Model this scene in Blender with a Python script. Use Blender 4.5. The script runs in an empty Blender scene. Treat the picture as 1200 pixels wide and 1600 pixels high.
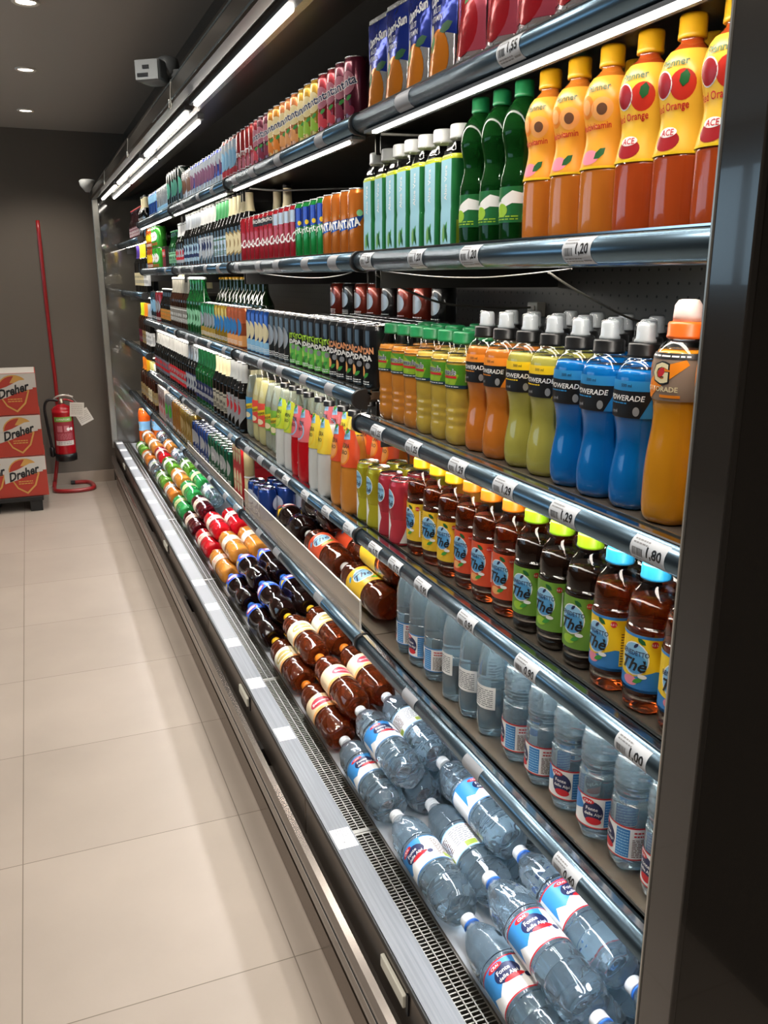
import bpy, bmesh, math, random
from mathutils import Matrix, Vector, noise
random.seed(7)
PI = math.pi
scene = bpy.context.scene
COL = scene.collection

# ------------------------------------------------------------------ camera
cam = bpy.data.cameras.new('camera')
cam.sensor_fit = 'VERTICAL'; cam.sensor_height = 24.0; cam.lens = 1338.0 / 1600.0 * 24.0
cam.clip_start = 0.02; cam.clip_end = 60
cam_ob = bpy.data.objects.new('camera', cam)
cam_ob.matrix_world = Matrix(((0.92728751, 0.09927289, -0.36094703, 0.0),
                              (-0.37434962, 0.24466421, -0.89442819, 0.0),
                              (-0.00048165, 0.96451248, 0.26403684, 1.558),
                              (0, 0, 0, 1)))
COL.objects.link(cam_ob); scene.camera = cam_ob

# ------------------------------------------------------------------ exposure, world, bounces
scene.view_settings.view_transform = 'Standard'
scene.view_settings.look = 'None'
scene.view_settings.gamma = 1.0
scene.view_settings.use_curve_mapping = False
scene.view_settings.exposure = 0.0
scene.cycles.max_bounces = 10
scene.cycles.diffuse_bounces = 4
scene.cycles.glossy_bounces = 4
scene.cycles.transmission_bounces = 8
scene.cycles.transparent_max_bounces = 24
scene.cycles.sample_clamp_indirect = 10.0
w = bpy.data.worlds.new('world'); scene.world = w; w.use_nodes = True
w.node_tree.nodes['Background'].inputs[0].default_value = (0.80, 0.86, 1.0, 1)
w.node_tree.nodes['Background'].inputs[1].default_value = 0.10
LED_E = 28.0        # shelf strips
CANOPY_E = 17.0
DOWN_W = 14.0       # ceiling downlights
WINDOW_E = 3.0

# ------------------------------------------------------------------ materials
def srgb(c):
    return tuple((x / 12.92 if x <= 0.04045 else ((x + 0.055) / 1.055) ** 2.4) for x in c)
def hexc(h):
    return srgb(tuple(int(h[i:i + 2], 16) / 255 for i in (0, 2, 4)))
MC = {}
def M(key, h=None, rough=0.5, metal=0.0, **k):
    """named procedural material; h is an sRGB hex colour"""
    if key in MC: return MC[key]
    m = bpy.data.materials.new(key); m.use_nodes = True
    b = m.node_tree.nodes['Principled BSDF']
    b.inputs['Base Color'].default_value = hexc(h or 'cccccc') + (1,)
    b.inputs['Roughness'].default_value = rough
    b.inputs['Metallic'].default_value = metal
    for kk, v in k.items():
        b.inputs[{'trans': 'Transmission Weight', 'ior': 'IOR', 'coat': 'Coat Weight', 'spec': 'Specular IOR Level',
                  'sss': 'Subsurface Weight', 'alpha': 'Alpha', 'em': 'Emission Strength'}[kk]].default_value = v
    if 'em' in k: b.inputs['Emission Color'].default_value = hexc(h) + (1,)
    if 'sss' in k:
        b.inputs['Subsurface Radius'].default_value = (1, 0.8, 0.6); b.inputs['Subsurface Scale'].default_value = 0.02
    MC[key] = m
    return m
def nodes(m): return m.node_tree.nodes, m.node_tree.links
def bump(m, scale, strength, dist=0.001, detail=2.0, kind='noise'):
    n, l = nodes(m); b = n['Principled BSDF']
    tc = n.new('ShaderNodeTexCoord')
    t = n.new('ShaderNodeTexVoronoi' if kind == 'voronoi' else 'ShaderNodeTexNoise')
    t.inputs['Scale'].default_value = scale
    if kind == 'noise': t.inputs['Detail'].default_value = detail
    l.new(tc.outputs['Object'], t.inputs['Vector'])
    bp = n.new('ShaderNodeBump'); bp.inputs['Strength'].default_value = strength; bp.inputs['Distance'].default_value = dist
    l.new(t.outputs[0], bp.inputs['Height']); l.new(bp.outputs[0], b.inputs['Normal'])
    return m
def tint_noise(m, h2, scale, lo=0.35, hi=0.65, stretch=(1, 1, 1)):
    n, l = nodes(m); b = n['Principled BSDF']
    tc = n.new('ShaderNodeTexCoord'); mp = n.new('ShaderNodeMapping'); mp.inputs['Scale'].default_value = stretch
    t = n.new('ShaderNodeTexNoise'); t.inputs['Scale'].default_value = scale; t.inputs['Detail'].default_value = 4
    r = n.new('ShaderNodeValToRGB')
    r.color_ramp.elements[0].position = lo; r.color_ramp.elements[1].position = hi
    r.color_ramp.elements[0].color = b.inputs['Base Color'].default_value[:]
    r.color_ramp.elements[1].color = hexc(h2) + (1,)
    l.new(tc.outputs['Object'], mp.inputs[0]); l.new(mp.outputs[0], t.inputs['Vector'])
    l.new(t.outputs[0], r.inputs[0]); l.new(r.outputs[0], b.inputs['Base Color'])
    return m
def shell_mat():
    """thin clear plastic: lets everything through, keeps a glossy skin"""
    if 'clear_plastic' in MC: return MC['clear_plastic']
    m = bpy.data.materials.new('clear_plastic'); m.use_nodes = True; n, l = nodes(m); n.clear()
    out = n.new('ShaderNodeOutputMaterial'); mix = n.new('ShaderNodeMixShader')
    tr = n.new('ShaderNodeBsdfTransparent'); tr.inputs[0].default_value = (0.97, 0.985, 0.99, 1)
    gl = n.new('ShaderNodeBsdfGlossy'); gl.inputs['Roughness'].default_value = 0.06
    fr = n.new('ShaderNodeFresnel'); fr.inputs[0].default_value = 1.5
    tc = n.new('ShaderNodeTexCoord'); t = n.new('ShaderNodeTexNoise'); t.inputs['Scale'].default_value = 60
    bp = n.new('ShaderNodeBump'); bp.inputs['Strength'].default_value = 0.10; bp.inputs['Distance'].default_value = 0.001
    l.new(tc.outputs['Object'], t.inputs['Vector']); l.new(t.outputs[0], bp.inputs['Height'])
    l.new(bp.outputs[0], gl.inputs['Normal']); l.new(bp.outputs[0], fr.inputs['Normal'])
    ge = n.new('ShaderNodeNewGeometry'); inv = n.new('ShaderNodeMath'); inv.operation = 'SUBTRACT'; inv.inputs[0].default_value = 1.0
    l.new(ge.outputs['Backfacing'], inv.inputs[1]); mu = n.new('ShaderNodeMath'); mu.operation = 'MULTIPLY'   # no false total reflection from inside
    l.new(fr.outputs[0], mu.inputs[0]); l.new(inv.outputs[0], mu.inputs[1]); l.new(mu.outputs[0], mix.inputs[0]); l.new(tr.outputs[0], mix.inputs[1]); l.new(gl.outputs[0], mix.inputs[2])
    l.new(mix.outputs[0], out.inputs[0]); MC['clear_plastic'] = m
    return m
def emit_mat(key, h, e):
    m = bpy.data.materials.new(key); m.use_nodes = True; n, l = nodes(m); n.clear()
    out = n.new('ShaderNodeOutputMaterial'); em = n.new('ShaderNodeEmission')
    em.inputs[0].default_value = hexc(h) + (1,); em.inputs[1].default_value = e
    l.new(em.outputs[0], out.inputs[0]); MC[key] = m
    return m

# ------------------------------------------------------------------ object helpers
def finish(name, bm, mats, parent=None, smooth=False, loc=None):
    me = bpy.data.meshes.new(name)
    bmesh.ops.recalc_face_normals(bm, faces=bm.faces[:]) if smooth != 'keep' else None
    bm.to_mesh(me); bm.free()
    if not isinstance(mats, (list, tuple)): mats = [mats]
    for m in mats: me.materials.append(m)
    if smooth:
        for p in me.polygons: p.use_smooth = True
    o = bpy.data.objects.new(name, me); COL.objects.link(o)
    if parent: o.parent = parent
    if loc: o.location = loc
    return o
def tag(o, label=None, cat=None, group=None, kind=None):
    if label: o['label'] = label
    if cat: o['category'] = cat
    if group: o['group'] = group
    if kind: o['kind'] = kind
    return o
def empty(name, loc=(0, 0, 0)):
    o = bpy.data.objects.new(name, None); o.empty_display_size = 0.02; COL.objects.link(o); o.location = loc
    return o
def copy_tree(o, parent=None):
    c = o.copy(); COL.objects.link(c)
    if parent: c.parent = parent
    for ch in list(o.children): copy_tree(ch, c)
    return c
def box(bm, x0, x1, y0, y1, z0, z1, mi=0, bevel=0.0):
    r = bmesh.ops.create_cube(bm, size=1.0)
    vs = r['verts']
    for v in vs:
        v.co = Vector((x0 + (v.co.x + .5) * (x1 - x0), y0 + (v.co.y + .5) * (y1 - y0), z0 + (v.co.z + .5) * (z1 - z0)))
    fs = set(f for v in vs for f in v.link_faces)
    for f in fs: f.material_index = mi
    if bevel:
        es = list(set(e for v in vs for e in v.link_edges))
        bmesh.ops.bevel(bm, geom=es, offset=bevel, segments=2, affect='EDGES', profile=0.5)
def bx(name, d, m, parent=None, bevel=0.0):
    bm = bmesh.new(); box(bm, *d, bevel=bevel)
    return finish(name, bm, m, parent)
def extrude_y(name, prof, y0, y1, m, parent=None, smooth=False, closed=True):
    """profile in (x,z), swept along y, closed ends"""
    bm = bmesh.new()
    a = [bm.verts.new((x, y0, z)) for x, z in prof]; b = [bm.verts.new((x, y1, z)) for x, z in prof]
    n = len(prof)
    for i in range(n if closed else n - 1):
        f = bm.faces.new((a[i], a[(i + 1) % n], b[(i + 1) % n], b[i])); f.smooth = smooth
    if closed: bm.faces.new(a); bm.faces.new(b)
    bmesh.ops.recalc_face_normals(bm, faces=bm.faces[:])
    fl = [f.smooth for f in bm.faces]
    o = finish(name, bm, m, parent, smooth=False)
    for p, s in zip(o.data.polygons, fl): p.use_smooth = s
    return o
def tube(name, pts, r, m, parent=None, seg=8, closed=False):
    bm = bmesh.new(); rings = []
    P = [Vector(p) for p in pts]; n = len(P); up = Vector((0, 0, 1))
    last = None
    for i, p in enumerate(P):
        t = (P[min(i + 1, n - 1)] - P[max(i - 1, 0)]) if not closed else (P[(i + 1) % n] - P[i - 1])
        t.normalize()
        a = (last - t * last.dot(t)) if last is not None else t.cross(up)
        if a.length < 1e-3: a = t.cross(Vector((1, 0, 0)))
        a.normalize(); last = a; b = t.cross(a)
        rings.append([bm.verts.new(p + a * (r * math.cos(2 * PI * k / seg)) + b * (r * math.sin(2 * PI * k / seg))) for k in range(seg)])
    for i in range(n if closed else n - 1):
        A, B = rings[i], rings[(i + 1) % n]
        for k in range(seg): bm.faces.new((A[k], A[(k + 1) % seg], B[(k + 1) % seg], B[k]))
    if not closed: bm.faces.new(rings[0]); bm.faces.new(rings[-1])
    return finish(name, bm, m, parent, smooth=True)
def smooth_path(pts, n=8):
    P = [Vector(p) for p in pts]; out = []
    for i in range(len(P) - 1):
        p0, p1, p2, p3 = P[max(i - 1, 0)], P[i], P[i + 1], P[min(i + 2, len(P) - 1)]
        for k in range(n):
            t = k / n
            out.append(0.5 * ((2 * p1) + (p2 - p0) * t + (2 * p0 - 5 * p1 + 4 * p2 - p3) * t * t + (3 * p1 - p0 - 3 * p2 + p3) * t ** 3))
    out.append(P[-1]); return out
def lathe(bm, prof, seg=28, mod=None, mi=0, cap=True):
    """prof: [(r,z)] bottom to top in metres"""
    rings = []
    for r, z in prof:
        rings.append([bm.verts.new(((r * (mod(2 * PI * k / seg, z) if mod else 1)) * math.sin(2 * PI * k / seg),
                                    -(r * (mod(2 * PI * k / seg, z) if mod else 1)) * math.cos(2 * PI * k / seg), z)) for k in range(seg)])
    fs = []
    for A, B in zip(rings, rings[1:]):
        for k in range(seg): fs.append(bm.faces.new((A[k], A[(k + 1) % seg], B[(k + 1) % seg], B[k])))
    if cap: fs.append(bm.faces.new(rings[0])); fs.append(bm.faces.new(rings[-1]))
    for f in fs: f.material_index = mi
    return rings
def spline(prof, n=4):
    """densify a (r,z) profile with a gentle Catmull-Rom"""
    out = []
    P = [prof[0]] + list(prof) + [prof[-1]]
    for i in range(1, len(P) - 2):
        p0, p1, p2, p3 = P[i - 1], P[i], P[i + 1], P[i + 2]
        for k in range(n):
            t = k / n
            f = lambda a, b, c, d: 0.5 * (2 * b + (c - a) * t + (2 * a - 5 * b + 4 * c - d) * t * t + (3 * b - a - 3 * c + d) * t ** 3)
            out.append((max(f(p0[0], p1[0], p2[0], p3[0]), 0.0), f(p0[1], p1[1], p2[1], p3[1])))
    out.append(prof[-1]); return out
def mm(prof): return [(r / 1000, z / 1000) for r, z in prof]
def rad_at(prof, z):
    for (r0, z0), (r1, z1) in zip(prof, prof[1:]):
        if z0 <= z <= z1 and z1 > z0: return r0 + (r1 - r0) * (z - z0) / (z1 - z0)
    return prof[-1][0] if z > prof[-1][1] else prof[0][0]

# ------------------------------------------------------------------ printed artwork wrapped on a surface
TXT = {}
def text_polys(s, italic=0.0, bold=0.0):
    """outline mesh of a string: cap height 1, centred; returns (verts, faces)"""
    k = (s, italic, bold)
    if k in TXT: return TXT[k]
    cu = bpy.data.curves.new('lettering', 'FONT'); cu.body = s; cu.size = 1.0; cu.resolution_u = 2
    cu.shear = italic; cu.offset = bold; cu.fill_mode = 'FRONT'
    ob = bpy.data.objects.new('lettering', cu); COL.objects.link(ob)
    bpy.context.view_layer.update()
    me = bpy.data.meshes.new_from_object(ob.evaluated_get(bpy.context.evaluated_depsgraph_get()))
    vs = [v.co.copy() for v in me.vertices]; fs = [tuple(p.vertices) for p in me.polygons]
    bpy.data.objects.remove(ob); bpy.data.curves.remove(cu); bpy.data.meshes.remove(me)
    if vs:
        x0 = min(v.x for v in vs); x1 = max(v.x for v in vs); y0 = min(v.y for v in vs); y1 = max(v.y for v in vs)
        h = 0.72
        vs = [((v.x - (x0 + x1) / 2) / h, (v.y - h / 2) / h) for v in vs]
        TXT[k] = (vs, fs, (x1 - x0) / h)
    else: TXT[k] = ([], [], 0)
    return TXT[k]
class Art:
    def __init__(s): s.bm = bmesh.new(); s.mats = []; s.items = []
    def mi(s, m):
        if m not in s.mats: s.mats.append(m)
        return s.mats.index(m)
    def _face(s, pts, layer, mi):
        try:
            f = s.bm.faces.new([s.bm.verts.new((u, z, layer)) for u, z in pts]); f.material_index = mi
        except ValueError: pass
    def poly(s, pts, m, layer=1): s._face(pts, layer, s.mi(m)); return s
    def rect(s, u0, z0, u1, z1, m, layer=0): return s.poly([(u0, z0), (u1, z0), (u1, z1), (u0, z1)], m, layer)
    def ell(s, cu, cz, ru, rz, m, layer=1, n=20, rot=0):
        c, q = math.cos(rot), math.sin(rot)
        return s.poly([(cu + ru * math.cos(2 * PI * k / n) * c - rz * math.sin(2 * PI * k / n) * q,
                        cz + ru * math.cos(2 * PI * k / n) * q + rz * math.sin(2 * PI * k / n) * c) for k in range(n)], m, layer)
    def leaf(s, cu, cz, L, W, m, rot=0, layer=2):
        c, q = math.cos(rot), math.sin(rot)
        base = [(-L / 2, 0), (-L / 5, W / 2), (L / 5, W / 2), (L / 2, 0), (L / 5, -W / 2), (-L / 5, -W / 2)]
        return s.poly([(cu + x * c - y * q, cz + x * q + y * c) for x, y in base], m, layer)
    def text(s, t, cu, cz, h, m, layer=3, rot=0, italic=0.0, bold=0.012, maxw=None):
        vs, fs, wd = text_polys(t, italic, bold); mi = s.mi(m)
        sx = h
        if maxw and wd * h > maxw: sx = maxw / wd
        c, q = math.cos(rot), math.sin(rot)
        V = [s.bm.verts.new((cu + x * sx * c - y * h * q, cz + x * sx * q + y * h * c, layer)) for x, y in vs]
        for f in fs:
            try: s.bm.faces.new([V[i] for i in f]).material_index = mi
            except ValueError: pass
        return s
    def lines(s, u0, z0, u1, z1, n, m, layer=2):
        """rows of print too small to read"""
        for i in range(n):
            z = z1 - (i + .5) * (z1 - z0) / n; h = (z1 - z0) / n * .22; u = u0
            while u < u1:
                wd = random.uniform(.08, .22) * (u1 - u0); s.rect(u, z - h, min(u + wd, u1), z + h, m, layer); u += wd + (u1 - u0) * .035
        return s
    def bars(s, u0, z0, u1, z1, m, layer=2, n=14):
        for i in range(n):
            u = u0 + (u1 - u0) * i / n; s.rect(u, z0, u + (u1 - u0) / n * random.uniform(.25, .7), z1, m, layer)
        return s
    def build(s, name, fmap, parent=None, du=0.004, dz=None, smooth=False):
        bm = s.bm
        for ax, st in ((0, du), (1, dz)):
            if not st or not bm.verts: continue
            a = min(v.co[ax] for v in bm.verts); b = max(v.co[ax] for v in bm.verts)
            k = math.floor(a / st) + 1
            while k * st < b:
                co = [0, 0, 0]; no = [0, 0, 0]; co[ax] = k * st + 1e-6; no[ax] = 1
                bmesh.ops.bisect_plane(bm, geom=bm.verts[:] + bm.edges[:] + bm.faces[:], dist=1e-7, plane_co=co, plane_no=no)
                k += 1
        for v in bm.verts: v.co = Vector(fmap(v.co.x, v.co.y, v.co.z))
        o = finish(name, bm, s.mats, parent, smooth='keep')
        for p in o.data.polygons: p.use_smooth = smooth
        return o
def wrap(prof, R, base=0.0003, step=0.00022, mod=None):
    def f(u, z, layer):
        a = u / R; r = rad_at(prof, z) * (mod(a % (2 * PI), z) if mod else 1) + base + step * layer
        return (r * math.sin(a), -r * math.cos(a), z)
    return f
def flat(x, y0, z0, sgn=-1, step=0.0004):
    """art plane facing -x; u runs towards -y (reads correctly seen from the aisle)"""
    return lambda u, z, layer: (x + sgn * (0.0004 + step * layer), y0 - u, z0 + z)
def facing_y(x0, y, z0, step=0.0006):
    """art plane facing -y"""
    return lambda u, z, layer: (x0 + u, y - 0.0006 - step * layer, z0 + z)

def merge(dst, src):
    """join a printed layer into the mesh it is printed on"""
    bm = bmesh.new(); bm.from_mesh(dst.data); n0 = len(dst.data.materials); k = len(bm.faces)
    bm.from_mesh(src.data); bm.faces.ensure_lookup_table()
    for f in bm.faces[k:]: f.material_index += n0
    for m in src.data.materials: dst.data.materials.append(m)
    bm.to_mesh(dst.data); bm.free(); me = src.data; bpy.data.objects.remove(src); bpy.data.meshes.remove(me)

# ------------------------------------------------------------------ common materials
WHITE = M('white_print', 'f2f2ef', .5); BLACK = M('black_print', '16171a', .4); NAVY = M('navy_print', '1b2550', .4)
RED = M('red_print', 'c8202a', .4); BLUE = M('blue_print', '2f7fc4', .4); SKY = M('sky_blue_print', '8ec4e6', .4)
GREEN = M('green_print', '3f9a3a', .4); LIME = M('lime_print', '9cc832', .4); YEL = M('yellow_print', 'f2cb1c', .4)
ORA = M('orange_print', 'f08a1c', .4); CREAM = M('cream_print', 'e2d6ac', .5); BROWN = M('brown_print', '6a4630', .5)
GREY = M('grey_print', '8d8f92', .5); PINK = M('pink_print', 'e8889c', .4); GOLD = M('gold_print', 'c8a040', .35, .4)
DKGREEN = M('dark_green_print', '165a2a', .4); PEACH = M('peach_print', 'f0a860', .4); SILVER = M('silver_print', 'c6c9cc', .3, .6)
DKRED = M('dark_red_print', '6e1830', .4)
ALU = M('can_lid_aluminium', 'd4d6d8', .25, 1.0)
PAPER = M('price_tag_paper', 'd2d7dd', .55)
DARKMETAL = M('dark_painted_metal', '2b2a29', .4, .2)
SHELL = shell_mat()

# ================================================================== THE ROOM
def floor_material():
    m = M('floor_tiles', 'b9a791', .38); n, l = nodes(m); b = n['Principled BSDF']
    g = n.new('ShaderNodeNewGeometry'); mp = n.new('ShaderNodeMapping')
    mp.inputs['Location'].default_value = (0.167, -0.443, 0)
    br = n.new('ShaderNodeTexBrick'); br.offset = 0; br.squash = 1
    br.inputs['Scale'].default_value = 1; br.inputs['Brick Width'].default_value = .6; br.inputs['Row Height'].default_value = .6
    br.inputs['Mortar Size'].default_value = .0016; br.inputs['Mortar Smooth'].default_value = .3; br.inputs['Bias'].default_value = 0
    br.inputs['Color1'].default_value = hexc('a2968a') + (1,); br.inputs['Color2'].default_value = hexc('a89c90') + (1,)
    br.inputs['Mortar'].default_value = hexc('6f6458') + (1,)
    t = n.new('ShaderNodeTexNoise'); t.inputs['Scale'].default_value = 3; t.inputs['Detail'].default_value = 6
    mx = n.new('ShaderNodeMixRGB'); mx.blend_type = 'MULTIPLY'; mx.inputs[0].default_value = .25
    l.new(g.outputs['Position'], mp.inputs[0]); l.new(mp.outputs[0], br.inputs['Vector']); l.new(g.outputs['Position'], t.inputs['Vector'])
    l.new(br.outputs['Color'], mx.inputs[1]); l.new(t.outputs[0], mx.inputs[2]); l.new(mx.outputs[0], b.inputs['Base Color'])
    return m
XL, XR, YN, YF, ZC = -3.6, 1.36, -3.2, 6.98, 2.57
tag(bx('floor', (XL, XR, YN, YF, -.05, 0), floor_material()), kind='structure')
CEIL = M('ceiling_paint', 'a8a49e', .85)
WALL = bump(M('wall_paint', '665e55', .8), 60, .15)
tag(bx('ceiling', (XL, XR, YN, YF, ZC, ZC + .05), CEIL), kind='structure')
tag(bx('wall_back', (XL, XR, YF, YF + .1, 0, ZC), WALL), kind='structure')
tag(bx('wall_left', (XL - .1, XL, YN, YF, 0, ZC), WALL), kind='structure')
tag(bx('wall_right', (XR, XR + .1, YN, YF, 0, ZC), WALL), kind='structure')
tag(bx('baseboard_back', (XL, .50, YF - .012, YF, 0, .09), M('baseboard_tile', '9a8d80', .45)), kind='structure')
# shop window high in the left wall: its daylight shows on the price rails and the near panel
tag(bx('wall_front', (XL, XR, YN - .1, YN, 0, ZC), WALL), kind='structure')
win = tag(bx('window_1', (XL + .004, XL + .02, 1.6, 6.4, 1.45, 2.35), emit_mat('daylight_window', 'a9cbe2', WINDOW_E)), kind='structure')
bm = bmesh.new()
for a in (1.6, 3.17, 4.77, 6.34): box(bm, XL + .005, XL + .05, a, a + .06, 1.45, 2.35)
for a in (1.45, 2.29): box(bm, XL + .005, XL + .05, 1.6, 6.4, a, a + .06)
finish('window_frame', bm, DARKMETAL, win)
# bulkhead above the refrigerated case
GLOSSBROWN = M('bulkhead_laminate', '4b4640', .28)
tag(bx('trim_1', (.765, XR, .0, YF, 2.30, ZC), GLOSSBROWN), kind='structure')

# recessed ceiling downlights
def downlight(x, y, label):
    t = empty('ceiling_downlight', (x, y, ZC)); tag(t, label, 'ceiling light', 'recessed ceiling downlights')
    bm = bmesh.new(); lathe(bm, [(.036, -.002), (.046, -.008), (.052, -.004), (.052, 0)], 28, cap=False); finish('ring', bm, M('downlight_ring', 'd8d4cc', .4), t, True)
    bm = bmesh.new(); lathe(bm, [(.001, -.003), (.036, -.003)], 24, cap=False); finish('lens', bm, emit_mat('downlight_lens', 'fff0dc', 9) if 'downlight_lens' not in MC else MC['downlight_lens'], t)
    L = bpy.data.lights.new('lamp', 'SPOT'); L.energy = DOWN_W * 4; L.spot_size = math.radians(125); L.spot_blend = .7; L.shadow_soft_size = .04; L.color = (1, .92, .83)
    lo = bpy.data.objects.new('lamp', L); COL.objects.link(lo); lo.parent = t; lo.location = (0, 0, -.012)
k = 0
for (x, lab) in ((.104, 'aisle'), (-1.5, 'left bay')):
    for i, y in enumerate((6.25, 5.07, 3.89, 2.71, 1.53, .35, -.9)):
        where = ('round recessed ceiling downlight in the aisle line, ' if lab == 'aisle' else 'round recessed ceiling downlight in the left bay line, ') + \
            ('nearest the back wall' if i == 0 else ('second', 'third', 'fourth', 'fifth', 'sixth', 'seventh')[i - 1] + ' from the back wall')
        downlight(x, y, where)

# ================================================================== REFRIGERATED CASE
JY = [.53, 1.78, 3.03, 4.28, 5.53, 6.78]
CASE = empty('refrigerated_display_case', (.8, 3.65, 0))
tag(CASE, 'long open dark refrigerated display case running along the aisle', 'display fridge')
def cz(o): o.parent = CASE; o.matrix_parent_inverse = Matrix.Translation((-.8, -3.65, 0)); return o
RAIL = M('price_rail_metal', '6f8798', .27, .9); n, l = nodes(RAIL)
SHELFM = bump(M('shelf_plate', '6b6358', .35, .5), 90, .08)
BROWNM = M('front_panel_metal', '5c534a', .3, .6)
ALUS = tint_noise(M('brushed_aluminium', '75787b', .5, .5), '66696c', 6, stretch=(40, .6, 40))
def perforated():
    m = M('perforated_back_panel', '4a4845', .38, .3); n, l = nodes(m); b = n['Principled BSDF']
    g = n.new('ShaderNodeNewGeometry'); s = n.new('ShaderNodeSeparateXYZ'); l.new(g.outputs['Position'], s.inputs[0])
    def cell(out, st):
        a = n.new('ShaderNodeMath'); a.operation = 'MODULO'; a.inputs[1].default_value = st; l.new(out, a.inputs[0])
        c = n.new('ShaderNodeMath'); c.operation = 'SUBTRACT'; c.inputs[1].default_value = st / 2; l.new(a.outputs[0], c.inputs[0])
        d = n.new('ShaderNodeMath'); d.operation = 'POWER'; d.inputs[1].default_value = 2; l.new(c.outputs[0], d.inputs[0]); return d
    a = cell(s.outputs['Y'], .030); c = cell(s.outputs['Z'], .026)
    q = n.new('ShaderNodeMath'); q.operation = 'ADD'; l.new(a.outputs[0], q.inputs[0]); l.new(c.outputs[0], q.inputs[1])
    t = n.new('ShaderNodeMath'); t.operation = 'LESS_THAN'; t.inputs[1].default_value = .0028 ** 2; l.new(q.outputs[0], t.inputs[0])
    mx = n.new('ShaderNodeMixRGB'); mx.inputs[1].default_value = hexc('4a4845') + (1,); mx.inputs[2].default_value = (.002, .002, .002, 1)
    l.new(t.outputs[0], mx.inputs[0]); l.new(mx.outputs[0], b.inputs['Base Color']); return m
cz(bx('back_panel', (1.16, 1.19, JY[0], JY[-1], .33, 2.28), perforated()))
cz(bx('deck', (.625, 1.16, JY[0] + .04, JY[-1] - .03, .30, .330), M('deck_metal', 'b0b3b6', .4, .5)))
cz(bx('kick_plate', (.50, .52, JY[0], JY[-1], 0, .075), M('kick_plate_metal', '7a6a5c', .25, .7)))
cz(bx('recess_panel', (.53, .55, JY[0], JY[-1], .0, .24), M('recess_black', '1c1a19', .5)))
for a, b in zip(JY, JY[1:]): cz(bx('front_panel', (.509, .54, a + .002, b - .002, .222, .342), BROWNM, bevel=.003))
bum = cz(extrude_y('bumper', [(.492, .150), (.476, .158), (.472, .180), (.472, .225), (.478, .244), (.492, .248)], JY[0] + .02, JY[-1] - .02, M('bumper_metal', '857f7a', .22, .8), smooth=False))
extrude_y('bumper_highlight', [(.4715, .206), (.4700, .208), (.4700, .211), (.4715, .213)], JY[0] + .02, JY[-1] - .02, M('bumper_highlight_strip', 'd5dce2', .15, 1), bum)  # highlight along the bumper, modelled as a bright strip
for y in (1.0, 2.2, 3.5, 4.8, 6.1):
    bx('bumper_bracket', (.49, .531, y, y + .05, .17, .23), DARKMETAL, bum)
cz(extrude_y('ledge_strip', [(.507, .343), (.507, .352), (.560, .352), (.566, .340), (.566, .336), (.515, .336)], JY[0] + .03, JY[-1] - .02, ALUS))
cz(bx('ledge_seam', (.503, .5065, JY[0] + .03, JY[-1] - .02, .338, .350), M('black_rubber', '111111', .6)))
for y in (1.205, 2.42, 4.09, 6.05):
    h = bx('handle', (.500, .5085, y - .055, y + .055, .285, .312), M('handle_cream_plastic', 'cfcdbf', .35), bevel=.002); cz(h)
    bx('handle_slot', (.5055, .5095, y - .065, y - .056, .275, .318), BLACK, h)
# air-return grilles, real wires
GRM = M('grille_steel', '7c786f', .3, .9)
cz(bx('grille_well', (.568, .625, JY[0] + .04, JY[-1] - .03, .20, .262), M('well_dark', '14120f', .5, .2)))
cz(bx('well_side', (.622, .628, JY[0] + .04, JY[-1] - .03, .262, .331), M('well_side_metal', '4a453d', .35, .5)))
gy = [.57, 1.59, 2.42, 3.42, 4.42, 5.42, 6.74]
for a, b in zip(gy, gy[1:]):
    bm = bmesh.new(); y = a + .012
    while y < b - .008:
        box(bm, .567, .6215, y, y + .0026, .3325, .3350); y += .0098
    for x in (.566, .583, .601, .6195): box(bm, x, x + .0024, a + .004, b - .004, .3335, .3365)
    box(bm, .567, .622, a, a + .010, .331, .3362); box(bm, .567, .622, b - .008, b - .002, .331, .3362)
    cz(finish('air_grille', bm, GRM))
# end panels
PANEL = bump(M('end_panel_lacquer', '24211e', .12, .0, coat=.6), 4, .03, .01)
EDGE = M('end_panel_edge', '35322f', .14, .2, coat=.6)
FARP = M('far_panel_glass', '4d4a44', .07, .0, coat=1.0)
near = cz(bx('end_panel', (.512, 1.25, .520, .562, 0, 2.36), PANEL))
bx('edge_trim', (.508, .516, .519, .563, 0, 2.36), EDGE, near, bevel=.0015); bx('edge_line', (.5065, .510, .5625, .5645, 0, 2.36), M('edge_bright', 'b9b6ae', .3, .6), near)
far = cz(bx('end_panel', (.512, 1.25, 6.78, 6.82, .0, 2.10), FARP))
bx('edge_trim', (.488, .532, 6.755, 6.785, .30, 2.10), M('far_edge_trim', '8b8a84', .3, .7), far, bevel=.004)
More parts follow.
